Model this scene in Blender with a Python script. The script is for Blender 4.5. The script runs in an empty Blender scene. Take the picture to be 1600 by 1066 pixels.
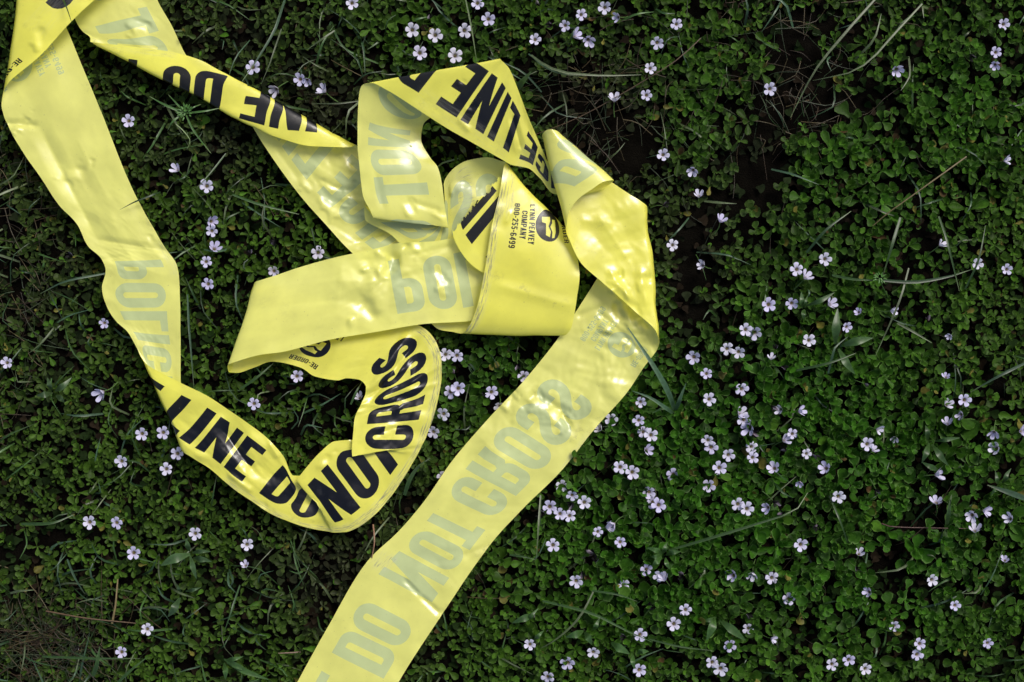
import bpy, math, random
import numpy as np
from mathutils import Vector, Matrix
from mathutils.geometry import delaunay_2d_cdt

rng = np.random.default_rng(11)
random.seed(11)
R = math.radians
scene = bpy.context.scene

# ------------------------------------------------------------------ camera, light, exposure
WG = 0.885                      # metres of ground across the frame
CAM = WG * 50 / 36              # camera height above the soil
cam = bpy.data.cameras.new('camera'); cam.lens = 50; cam.sensor_width = 36
cam.clip_start = 0.05; cam.clip_end = 200
cam.dof.use_dof = True; cam.dof.focus_distance = CAM - 0.036; cam.dof.aperture_fstop = 3.2
camo = bpy.data.objects.new('camera', cam); scene.collection.objects.link(camo)
camo.location = (0, 0, CAM); camo.rotation_euler = (0, 0, 0)
scene.camera = camo

SUN_EL, SUN_AZ = 52, 40          # azimuth: from the top of the picture towards its right
world = bpy.data.worlds.new('World'); scene.world = world; world.use_nodes = True
wn = world.node_tree.nodes; wl = world.node_tree.links
sky = wn.new('ShaderNodeTexSky'); sky.sky_type = 'NISHITA'; sky.sun_disc = False
sky.sun_elevation = R(SUN_EL); sky.sun_rotation = R(SUN_AZ)
sky.air_density = 1.0; sky.dust_density = 4.0; sky.ozone_density = 1.0
bg = wn['Background']; bg.inputs['Strength'].default_value = 0.105
wl.new(sky.outputs['Color'], bg.inputs['Color'])
sun = bpy.data.lights.new('sun', 'SUN'); sun.energy = 2.0; sun.angle = R(22); sun.color = (1.0, 0.97, 0.92)
suno = bpy.data.objects.new('sun', sun); scene.collection.objects.link(suno)
to_sun = Vector((math.sin(R(SUN_AZ)) * math.cos(R(SUN_EL)), math.cos(R(SUN_AZ)) * math.cos(R(SUN_EL)), math.sin(R(SUN_EL))))
suno.rotation_euler = to_sun.to_track_quat('Z', 'Y').to_euler()
scene.view_settings.view_transform = 'Standard'; scene.view_settings.look = 'None'
scene.view_settings.exposure = 0.4; scene.view_settings.gamma = 1.0
scene.view_settings.use_curve_mapping = False

# ------------------------------------------------------------------ helpers
def W3(px, py, z):
    """the point at height z (m) whose place in the photograph is (px, py)"""
    k = WG / 1600 * (CAM - z) / CAM
    return np.stack([(np.asarray(px, float) - 800) * k, -(np.asarray(py, float) - 533) * k, np.asarray(z, float) + 0 * k], -1)

def tag(o, label=None, cat=None, group=None, kind=None):
    if label: o['label'] = label
    if cat: o['category'] = cat
    if group: o['group'] = group
    if kind: o['kind'] = kind
    return o

def link(name, me, parent=None, mat=None):
    o = bpy.data.objects.new(name, me); scene.collection.objects.link(o)
    if mat is not None:
        me.materials.append(mat)
    if parent is not None: o.parent = parent
    return o

def mesh_np(name, V, F, smooth=True):
    """V (n,3), F (m,3) or (m,4)"""
    V = np.asarray(V, np.float32); F = np.asarray(F, np.int32)
    me = bpy.data.meshes.new(name)
    me.vertices.add(len(V)); me.vertices.foreach_set('co', V.ravel())
    k = F.shape[1]
    me.loops.add(F.size); me.loops.foreach_set('vertex_index', F.ravel())
    me.polygons.add(len(F)); me.polygons.foreach_set('loop_start', np.arange(0, F.size, k, dtype=np.int32))
    me.update(calc_edges=True)
    me.polygons.foreach_set('use_smooth', np.full(len(F), smooth))
    return me

def vcol(me, C, name='col'):
    a = me.attributes.new(name, 'FLOAT_COLOR', 'POINT')
    C = np.asarray(C, np.float32)
    if C.shape[1] == 3: C = np.concatenate([C, np.ones((len(C), 1), np.float32)], 1)
    a.data.foreach_set('color', C.ravel())

_tabs = {}
def vnoise(x, y, seed=0):
    """smooth value noise, about -1..1"""
    if seed not in _tabs: _tabs[seed] = np.random.default_rng(1000 + seed).uniform(-1, 1, (256, 256))
    T = _tabs[seed]
    x = np.asarray(x, float); y = np.asarray(y, float)
    xi = np.floor(x).astype(int); yi = np.floor(y).astype(int)
    fx = x - xi; fy = y - yi
    fx = fx * fx * fx * (fx * (fx * 6 - 15) + 10); fy = fy * fy * fy * (fy * (fy * 6 - 15) + 10)
    g = lambda a, b: T[a % 256, b % 256]
    return (g(xi, yi) * (1 - fx) + g(xi + 1, yi) * fx) * (1 - fy) + (g(xi, yi + 1) * (1 - fx) + g(xi + 1, yi + 1) * fx) * fy

def nodes_of(m):
    m.use_nodes = True
    return m.node_tree.nodes, m.node_tree.links

# ------------------------------------------------------------------ materials
def leaf_material(name, rough=0.42, transl=0.22, spec=0.45):
    m = bpy.data.materials.new(name); n, l = nodes_of(m)
    b = n['Principled BSDF']; out = n['Material Output']
    at = n.new('ShaderNodeAttribute'); at.attribute_name = 'col'
    tc = n.new('ShaderNodeTexCoord')
    ns = n.new('ShaderNodeTexNoise'); ns.inputs['Scale'].default_value = 420; ns.inputs['Detail'].default_value = 3
    l.new(tc.outputs['Object'], ns.inputs['Vector'])
    mr = n.new('ShaderNodeMapRange'); mr.inputs['From Min'].default_value = 0.3; mr.inputs['From Max'].default_value = 0.7
    mr.inputs['To Min'].default_value = 0.78; mr.inputs['To Max'].default_value = 1.2
    l.new(ns.outputs['Fac'], mr.inputs['Value'])
    mx = n.new('ShaderNodeMix'); mx.data_type = 'RGBA'; mx.blend_type = 'MULTIPLY'; mx.inputs[0].default_value = 1
    l.new(at.outputs['Color'], mx.inputs[6]); l.new(mr.outputs['Result'], mx.inputs[7])
    l.new(mx.outputs[2], b.inputs['Base Color'])
    b.inputs['Roughness'].default_value = rough; b.inputs['Specular IOR Level'].default_value = spec
    bp = n.new('ShaderNodeBump'); bp.inputs['Strength'].default_value = 0.25; bp.inputs['Distance'].default_value = 0.0004
    l.new(ns.outputs['Fac'], bp.inputs['Height']); l.new(bp.outputs['Normal'], b.inputs['Normal'])
    tr = n.new('ShaderNodeBsdfTranslucent'); l.new(mx.outputs[2], tr.inputs['Color'])
    ms = n.new('ShaderNodeMixShader'); ms.inputs[0].default_value = transl
    l.new(b.outputs[0], ms.inputs[1]); l.new(tr.outputs[0], ms.inputs[2]); l.new(ms.outputs[0], out.inputs['Surface'])
    return m

def plain_material(name, col, rough=0.5, transl=0.0, nscale=300, var=0.3):
    m = bpy.data.materials.new(name); n, l = nodes_of(m)
    b = n['Principled BSDF']; out = n['Material Output']
    tc = n.new('ShaderNodeTexCoord')
    ns = n.new('ShaderNodeTexNoise'); ns.inputs['Scale'].default_value = nscale; ns.inputs['Detail'].default_value = 4
    l.new(tc.outputs['Object'], ns.inputs['Vector'])
    cr = n.new('ShaderNodeValToRGB')
    cr.color_ramp.elements[0].position = 0.3; cr.color_ramp.elements[1].position = 0.72
    cr.color_ramp.elements[0].color = tuple(c * (1 - var) for c in col) + (1,)
    cr.color_ramp.elements[1].color = tuple(min(1, c * (1 + var)) for c in col) + (1,)
    l.new(ns.outputs['Fac'], cr.inputs['Fac']); l.new(cr.outputs['Color'], b.inputs['Base Color'])
    b.inputs['Roughness'].default_value = rough
    if transl:
        tr = n.new('ShaderNodeBsdfTranslucent'); l.new(cr.outputs['Color'], tr.inputs['Color'])
        ms = n.new('ShaderNodeMixShader'); ms.inputs[0].default_value = transl
        l.new(b.outputs[0], ms.inputs[1]); l.new(tr.outputs[0], ms.inputs[2]); l.new(ms.outputs[0], out.inputs['Surface'])
    return m

def soil_material():
    m = bpy.data.materials.new('dark_soil'); n, l = nodes_of(m)
    b = n['Principled BSDF']
    tc = n.new('ShaderNodeTexCoord')
    a = n.new('ShaderNodeTexNoise'); a.inputs['Scale'].default_value = 60; a.inputs['Detail'].default_value = 8
    v = n.new('ShaderNodeTexNoise'); v.inputs['Scale'].default_value = 700; v.inputs['Detail'].default_value = 4
    for q in (a, v): l.new(tc.outputs['Object'], q.inputs['Vector'])
    cr = n.new('ShaderNodeValToRGB'); e = cr.color_ramp.elements
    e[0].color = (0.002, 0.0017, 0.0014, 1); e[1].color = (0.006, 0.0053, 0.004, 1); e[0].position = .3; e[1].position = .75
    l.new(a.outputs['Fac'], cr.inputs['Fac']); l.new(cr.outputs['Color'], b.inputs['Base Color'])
    bp = n.new('ShaderNodeBump'); bp.inputs['Strength'].default_value = 0.9; bp.inputs['Distance'].default_value = 0.002
    l.new(v.outputs['Fac'], bp.inputs['Height']); l.new(bp.outputs['Normal'], b.inputs['Normal'])
    b.inputs['Roughness'].default_value = 0.95; b.inputs['Specular IOR Level'].default_value = 0.0
    return m

def tape_material(name, front, back, ink):
    """thin polythene film: its two sides differ because the print lies on the front only"""
    m = bpy.data.materials.new(name); n, l = nodes_of(m)
    b = n['Principled BSDF']; out = n['Material Output']
    geo = n.new('ShaderNodeNewGeometry')
    uv = n.new('ShaderNodeUVMap'); uv.uv_map = 'tape'
    sc = n.new('ShaderNodeAttribute'); sc.attribute_name = 'scuff'
    side = n.new('ShaderNodeMix'); side.data_type = 'RGBA'
    side.inputs[6].default_value = (*front, 1); side.inputs[7].default_value = (*back, 1)
    l.new(geo.outputs['Backfacing'], side.inputs[0])
    # faint cloudy unevenness of the film
    cl = n.new('ShaderNodeTexNoise'); cl.inputs['Scale'].default_value = 3.2; cl.inputs['Detail'].default_value = 5
    l.new(uv.outputs['UV'], cl.inputs['Vector'])
    mr = n.new('ShaderNodeMapRange'); mr.inputs['From Min'].default_value = .3; mr.inputs['From Max'].default_value = .7
    mr.inputs['To Min'].default_value = .9; mr.inputs['To Max'].default_value = 1.07
    l.new(cl.outputs['Fac'], mr.inputs['Value'])
    mu = n.new('ShaderNodeMix'); mu.data_type = 'RGBA'; mu.blend_type = 'MULTIPLY'; mu.inputs[0].default_value = 1
    l.new(side.outputs[2], mu.inputs[6]); l.new(mr.outputs['Result'], mu.inputs[7])
    # scuffs and grime: streaks and specks, strongest where the film was dragged
    mp = n.new('ShaderNodeMapping'); mp.inputs['Scale'].default_value = (2.4, 26, 1)
    l.new(uv.outputs['UV'], mp.inputs['Vector'])
    st = n.new('ShaderNodeTexNoise'); st.inputs['Scale'].default_value = 2.2; st.inputs['Detail'].default_value = 9; st.inputs['Roughness'].default_value = .72
    l.new(mp.outputs['Vector'], st.inputs['Vector'])
    sp = n.new('ShaderNodeTexNoise'); sp.inputs['Scale'].default_value = 38; sp.inputs['Detail'].default_value = 5
    l.new(uv.outputs['UV'], sp.inputs['Vector'])
    def math_(op, a, c):
        q = n.new('ShaderNodeMath'); q.operation = op
        for i, x in enumerate((a, c)):
            if isinstance(x, (int, float)): q.inputs[i].default_value = x
            else: l.new(x, q.inputs[i])
        return q.outputs[0]
    lo = math_('MULTIPLY', sc.outputs['Fac'], 0.32)
    th = math_('SUBTRACT', 0.79, lo)
    sm = n.new('ShaderNodeAttribute'); sm.attribute_name = 'smudge'
    sn = n.new('ShaderNodeTexNoise'); sn.inputs['Scale'].default_value = 5.5; sn.inputs['Detail'].default_value = 12; sn.inputs['Roughness'].default_value = .8
    l.new(uv.outputs['UV'], sn.inputs['Vector'])
    g3 = n.new('ShaderNodeMapRange'); g3.inputs['From Min'].default_value = .52; g3.inputs['From Max'].default_value = .72
    l.new(sn.outputs['Fac'], g3.inputs['Value'])
    d1 = math_('SUBTRACT', st.outputs['Fac'], th)
    g1 = n.new('ShaderNodeMapRange'); g1.inputs['From Min'].default_value = 0; g1.inputs['From Max'].default_value = 0.13
    l.new(d1, g1.inputs['Value'])
    d2 = math_('SUBTRACT', sp.outputs['Fac'], 0.685)
    g2 = n.new('ShaderNodeMapRange'); g2.inputs['From Min'].default_value = 0; g2.inputs['From Max'].default_value = 0.04
    l.new(d2, g2.inputs['Value'])
    gr = math_('MAXIMUM', g1.outputs['Result'], math_('MULTIPLY', g2.outputs['Result'], 0.5))
    gr = math_('MAXIMUM', gr, math_('MULTIPLY', g3.outputs['Result'], sm.outputs['Fac']))
    gr = math_('MULTIPLY', gr, 0.7)
    dm = n.new('ShaderNodeMix'); dm.data_type = 'RGBA'
    wh = n.new('ShaderNodeMix'); wh.data_type = 'RGBA'; wh.inputs[7].default_value = (0.62, 0.61, 0.50, 1)
    wf = n.new('ShaderNodeMapRange'); wf.inputs['From Min'].default_value = .42; wf.inputs['From Max'].default_value = .62; wf.inputs['To Max'].default_value = .5
    l.new(st.outputs['Fac'], wf.inputs['Value'])
    l.new(math_('MULTIPLY', wf.outputs['Result'], math_('POWER', sc.outputs['Fac'], 2.0)), wh.inputs[0])
    l.new(mu.outputs[2], wh.inputs[6])
    l.new(gr, dm.inputs[0]); l.new(wh.outputs[2], dm.inputs[6])
    dm.inputs[7].default_value = (0.10, 0.095, 0.09, 1) if not ink else (0.16, 0.16, 0.15, 1)
    l.new(dm.outputs[2], b.inputs['Base Color'])
    # crinkle relief
    cv = n.new('ShaderNodeTexVoronoi'); cv.feature = 'F1'; cv.inputs['Scale'].default_value = 3.1
    wv = n.new('ShaderNodeMix'); wv.data_type = 'RGBA'; wv.inputs[0].default_value = 0.12
    l.new(uv.outputs['UV'], wv.inputs[6]); l.new(cl.outputs['Color'], wv.inputs[7])
    l.new(wv.outputs[2], cv.inputs['Vector'])
    fn = n.new('ShaderNodeTexNoise'); fn.inputs['Scale'].default_value = 20; fn.inputs['Detail'].default_value = 6; fn.inputs['Roughness'].default_value = .6
    l.new(uv.outputs['UV'], fn.inputs['Vector'])
    ad = math_('ADD', math_('MULTIPLY', cv.outputs['Distance'], 0.0), math_('MULTIPLY', fn.outputs['Fac'], 0.12))
    bp = n.new('ShaderNodeBump'); bp.inputs['Strength'].default_value = 0.55; bp.inputs['Distance'].default_value = 0.0012
    l.new(ad, bp.inputs['Height']); l.new(bp.outputs['Normal'], b.inputs['Normal'])
    b.inputs['Roughness'].default_value = 0.3; b.inputs['IOR'].default_value = 1.52
    b.inputs['Specular IOR Level'].default_value = 0.32 if ink else 0.55
    b.inputs['Coat Weight'].default_value = 0.3 if ink else 0.8; b.inputs['Coat Roughness'].default_value = 0.17
    l.new(bp.outputs['Normal'], b.inputs['Coat Normal'])
    tr = n.new('ShaderNodeBsdfTranslucent'); l.new(dm.outputs[2], tr.inputs['Color'])
    ms = n.new('ShaderNodeMixShader'); ms.inputs[0].default_value = 0.06 if ink else 0.24
    l.new(b.outputs[0], ms.inputs[1]); l.new(tr.outputs[0], ms.inputs[2])
    tp = n.new('ShaderNodeBsdfTransparent'); tp.inputs['Color'].default_value = (0.95, 0.86, 0.25, 1)
    m2 = n.new('ShaderNodeMixShader'); m2.inputs[0].default_value = 0.03 if ink else 0.10
    l.new(ms.outputs[0], m2.inputs[1]); l.new(tp.outputs[0], m2.inputs[2]); l.new(m2.outputs[0], out.inputs['Surface'])
    return m

M_soil = soil_material()
M_leaf = leaf_material('ground_cover_leaf', 0.5, 0.22, 0.12)
M_shade_toned = leaf_material('shade_toned_leaf', 0.7, 0.1, 0.03)  # for the lower leaves, whose dark colours carry the shade between plants
M_grass = leaf_material('grass_leaf', 0.4, 0.25, 0.5)
M_film = tape_material('yellow_film', (0.87, 0.83, 0.115), (0.85, 0.84, 0.205), False)
M_ink = tape_material('black_print', (0.003, 0.003, 0.005), (0.44, 0.50, 0.225), True)
M_stamen = plain_material('olive_stamens', (0.16, 0.13, 0.03), 0.6, 0, 900, .7)
M_stalk = plain_material('green_stalk', (0.06, 0.12, 0.025), 0.5, 0.1)

# ------------------------------------------------------------------ lettering outlines (height 90, tape width 140)
def rect(a, b, c, d): return [(a, b), (c, b), (c, d), (a, d)]
def rr(x0, y0, x1, y1, r, left=True, right=True, n=7):
    P = []
    def arc(cx, cy, a0, on):
        if on:
            for i in range(n + 1):
                a = R(a0 + 90 * i / n); P.append((cx + r * math.cos(a), cy + r * math.sin(a)))
        else:
            P.append((cx + r * (1 if a0 in (0, 270) else -1), cy + r * (1 if a0 in (0, 90) else -1)))
    arc(x1 - r, y0 + r, 270, right); arc(x1 - r, y1 - r, 0, right)
    arc(x0 + r, y1 - r, 90, left); arc(x0 + r, y0 + r, 180, left)
    return P
def stroke(path, hw):
    A, B = [], []
    for i, p in enumerate(path):
        a = path[max(0, i - 1)]; c = path[min(len(path) - 1, i + 1)]
        dx, dy = c[0] - a[0], c[1] - a[1]; L = math.hypot(dx, dy)
        A.append((p[0] - dy / L * hw, p[1] + dx / L * hw)); B.append((p[0] + dy / L * hw, p[1] - dx / L * hw))
    return A + B[::-1]
def bez(p0, p1, p2, p3, n=10):
    return [tuple((1-t)**3*a + 3*(1-t)**2*t*b + 3*(1-t)*t*t*c + t**3*d for a, b, c, d in zip(p0, p1, p2, p3)) for t in [i / n for i in range(n + 1)]]
def arcp(cx, cy, rx, ry, a0, a1, n=10):
    return [(cx + rx * math.cos(R(a0 + (a1 - a0) * i / n)), cy + ry * math.sin(R(a0 + (a1 - a0) * i / n))) for i in range(n + 1)]
S_path = ([(36, 59), (36, 66)] + arcp(22, 68.5, 14, 13.5, 0, 180)[1:] + bez((8, 68.5), (8, 50), (36, 46), (36, 24))[1:]
          + arcp(22, 21.5, 14, 13.5, 0, -180)[1:] + [(8, 24), (8, 32)])
CI = (17, 14, 27.5, 76)
G = {
 'P': (44, [(+1, rr(0, 34, 44.5, 90, 18, left=False)), (+1, rect(0, 0, 17, 90)), (-1, rr(17, 48, 28, 76, 5, left=False))]),
 'O': (44, [(+1, rr(0, 0, 44.5, 90, 21.5)), (-1, rr(*CI, 5.2))]),
 'D': (44, [(+1, rr(0, 0, 44.5, 90, 18, left=False)), (-1, rr(*CI, 5, left=False))]),
 'L': (37, [(+1, rect(0, 0, 17, 90)), (+1, rect(0, 0, 37, 15))]),
 'I': (17, [(+1, rect(-1, 0, 16.5, 90))]),
 'C': (44, [(+1, rr(0, 0, 44.5, 90, 21.5)), (-1, rr(*CI, 5.2)), (-1, rect(22, 35, 50, 56))]),
 'E': (39, [(+1, rect(0, 0, 17, 90)), (+1, rect(0, 0, 39, 15)), (+1, rect(0, 38, 36, 53)), (+1, rect(0, 75, 39, 90))]),
 'N': (46, [(+1, rect(0, 0, 14.5, 90)), (+1, rect(31.5, 0, 46, 90)), (+1, [(0, 90), (17, 90), (46, 0), (29, 0)])]),
 'T': (40, [(+1, rect(-1, 74.5, 40, 90)), (+1, rect(11, 0, 28, 90))]),
 'R': (45, [(+1, rr(0, 37, 44.5, 90, 18, left=False)), (+1, rect(0, 0, 17, 90)), (-1, rr(17, 51, 28, 76, 5, left=False)),
            (+1, [(20, 50), (34, 46), (43, 37), (44, 12), (46, 0), (29, 0), (27.5, 12), (27.5, 32), (24, 38), (18, 38)])]),
 'S': (44, [(+1, stroke(S_path, 8.4))]),
 'Y': (42, [(+1, rect(13, 0, 29, 46)), (+1, [(0, 90), (16, 90), (29, 40), (13, 36)]), (+1, [(42, 90), (26, 90), (13, 40), (29, 36)])]),
 'A': (44, [(+1, [(0, 0), (16, 0), (30, 90), (14, 90)]), (+1, [(44, 0), (28, 0), (14, 90), (30, 90)]), (+1, rect(10, 18, 34, 32))]),
 'V': (44, [(+1, [(0, 90), (16, 90), (30, 0), (14, 0)]), (+1, [(44, 90), (28, 90), (14, 0), (30, 0)])]),
 'M': (58, [(+1, rect(0, 0, 15, 90)), (+1, rect(43, 0, 58, 90)), (+1, [(0, 90), (16, 90), (36, 0), (22, 0)]), (+1, [(58, 90), (42, 90), (22, 0), (36, 0)])]),
 '0': (44, [(+1, rr(0, 0, 44, 90, 20.5)), (-1, rr(*CI, 5))]),
 '8': (44, [(+1, rr(0, 0, 44, 90, 20.5)), (-1, rr(17, 14, 27, 38, 4.5)), (-1, rr(17, 52, 27, 76, 4.5))]),
 '2': (42, [(+1, stroke([(8, 62)] + arcp(21, 67, 13, 14, 180, 0) + [(33, 56), (11, 14)], 8.4)), (+1, rect(0, 0, 42, 15))]),
 '5': (42, [(+1, rect(2, 75, 40, 90)), (+1, rect(2, 44, 17, 90)), (+1, stroke([(8, 48), (20, 52)] + arcp(21, 29, 13, 21, 80, -160), 8.4))]),
 '6': (44, [(+1, rr(0, 0, 44, 55, 20)), (-1, rr(17, 14, 27, 41, 4.5)), (+1, stroke([(8, 28), (8, 66)] + arcp(21, 68, 13, 13.5, 180, 20), 8.4))]),
 '4': (44, [(+1, rect(24, 0, 39, 90)), (+1, rect(0, 18, 44, 32)), (+1, [(0, 31), (23, 90), (37, 90), (16, 31)])]),
 '9': (44, [(+1, rr(0, 35, 44, 90, 20)), (-1, rr(17, 49, 27, 76, 4.5)), (+1, stroke([(35, 62), (35, 24)] + arcp(22, 22, 13, 13.5, 0, -160), 8.4))]),
 '-': (28, [(+1, rect(1, 33, 27, 49))]),
}
W = 140.0; PER = 1485.0
shapes = []                       # (sign, polygon) in (s, t in px)
def put(ch, s0, t0, sx, sy):
    for sg, poly in G[ch][1]:
        shapes.append((sg, [(s0 + x * sx, t0 + y * sy) for x, y in poly]))
for ch, s0 in zip('DONOTCROSS', (0, 51, 139, 192, 240, 303, 354, 405, 456, 507)): put(ch, s0, 25, 1, 1)
for ch, s0 in zip('POLICELINE', (0, 51, 102, 147, 172, 223, 290, 335, 360, 413)): put(ch, 1000 + s0, 25, 1, 1)
def small(txt, sc, tc, length, h, bold=1.0):
    adv = [(G[c][0] + 8) if c != ' ' else 26 for c in txt]
    sx = length / (sum(adv) - 8); s = sc - length / 2
    for c, a in zip(txt, adv):
        if c != ' ': put(c, s, tc - h / 2, sx, h / 90)
        s += a * sx
LOGO = 660
small('800-255-6499', LOGO + 4, 0.235 * W, 70, 9.5)
small('COMPANY', LOGO + 1, 0.335 * W, 44, 9.5)
small('LYNN PEAVEY', LOGO, 0.43 * W, 60, 9.5)
small('RE-ORDER', LOGO, 0.875 * W, 46, 9)
cc = 0.635 * W
shapes.append((+1, [(LOGO + 23 * math.cos(R(a)), cc + 23 * math.sin(R(a))) for a in range(0, 360, 12)]))
lg = lambda pts: [(LOGO + (y - 647) / 5.609, cc + (x - 950) / 5.609) for x, y in pts]
shapes.append((-1, lg([(888, 574), (978, 578), (978, 606), (955, 645), (978, 690), (962, 738), (924, 722), (930, 625), (888, 615)])))
shapes.append((-1, lg([(1000, 598), (1036, 602), (1030, 690), (1010, 740), (984, 745), (994, 690), (975, 650), (1000, 622)])))

# one repeat of the print, cut along the letter outlines
STEP = 2.6
ns_, nt_ = int(round(PER / STEP)) , int(W / STEP)
PER_STEP = PER / ns_
S0 = -22.0                        # the seam falls in the gap before DO
def dense(poly):                  # long outline edges in steps, so that the film bends along them too
    r = []
    for (x0, y0), (x1, y1) in zip(poly, poly[1:] + poly[:1]):
        k = max(1, int(round(math.hypot(x1 - x0, y1 - y0) / STEP)))
        r += [(x0 + (x1 - x0) * i / k, y0 + (y1 - y0) * i / k) for i in range(k)]
    return r
shapes = [(sg, dense(list(p))) for sg, p in shapes]
gv = [(S0 + i * PER_STEP, j * STEP) for i in range(ns_ + 1) for j in range(nt_ + 1)]
ga = np.array(gv); near = np.zeros(len(ga), bool)
for sg, p in shapes:
    q = np.array(p); q1 = np.roll(q, -1, 0); q = np.concatenate([q, (q + q1) / 2])
    sel = np.where((ga >= q.min(0) - 3).all(1) & (ga <= q.max(0) + 3).all(1))[0]
    if len(sel): near[sel] |= (((ga[sel][:, None] - q[None]) ** 2).sum(-1) < 1.25 ** 2).any(1)
border = (ga[:, 1] < 1) | (ga[:, 1] > W - 1) | (ga[:, 0] < S0 + 1) | (ga[:, 0] > S0 + PER - 1)
near &= ~border
gmap = -np.ones(len(ga), int); gmap[~near] = np.arange((~near).sum())
gv = [gv[i] for i in np.where(~near)[0]]
verts = [Vector(p) for p in gv]; edges = []
gid = lambda i, j: int(gmap[i * (nt_ + 1) + j])
for j in range(nt_): edges += [(gid(0, j), gid(0, j + 1)), (gid(ns_, j), gid(ns_, j + 1))]
for i in range(ns_): edges += [(gid(i, 0), gid(i + 1, 0)), (gid(i, nt_), gid(i + 1, nt_))]
for sg, poly in shapes:
    b0 = len(verts); k = len(poly)
    verts += [Vector(p) for p in poly]
    edges += [(b0 + i, b0 + (i + 1) % k) for i in range(k)]
cv, ce, cf, *_ = delaunay_2d_cdt(verts, edges, [], 0, 1e-4)
tile_v = np.array([(v.x, v.y) for v in cv]); tile_f = np.array([f for f in cf if len(f) == 3])
a_, b_, c_ = tile_v[tile_f[:, 0]], tile_v[tile_f[:, 1]], tile_v[tile_f[:, 2]]
ar = (b_[:, 0] - a_[:, 0]) * (c_[:, 1] - a_[:, 1]) - (b_[:, 1] - a_[:, 1]) * (c_[:, 0] - a_[:, 0])
tile_f[ar < 0] = tile_f[ar < 0][:, ::-1]
cen = (a_ + b_ + c_) / 3
def inside(poly, P):
    P0 = np.array(poly); P1 = np.roll(P0, -1, 0); r = np.zeros(len(P), bool)
    lo, hi = P0.min(0), P0.max(0)
    idx = np.where((P >= lo).all(1) & (P <= hi).all(1))[0]
    Q = P[idx]; c = np.zeros(len(Q), bool)
    for (x0, y0), (x1, y1) in zip(P0, P1):
        if y0 == y1: continue
        h = ((y0 > Q[:, 1]) != (y1 > Q[:, 1])) & (Q[:, 0] < (x1 - x0) * (Q[:, 1] - y0) / (y1 - y0) + x0)
        c ^= h
    r[idx] = c
    return r
tile_ink = np.zeros(len(tile_f), bool)
for sg, poly in shapes:
    ins = inside(poly, cen); tile_ink[ins] = sg > 0

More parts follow.
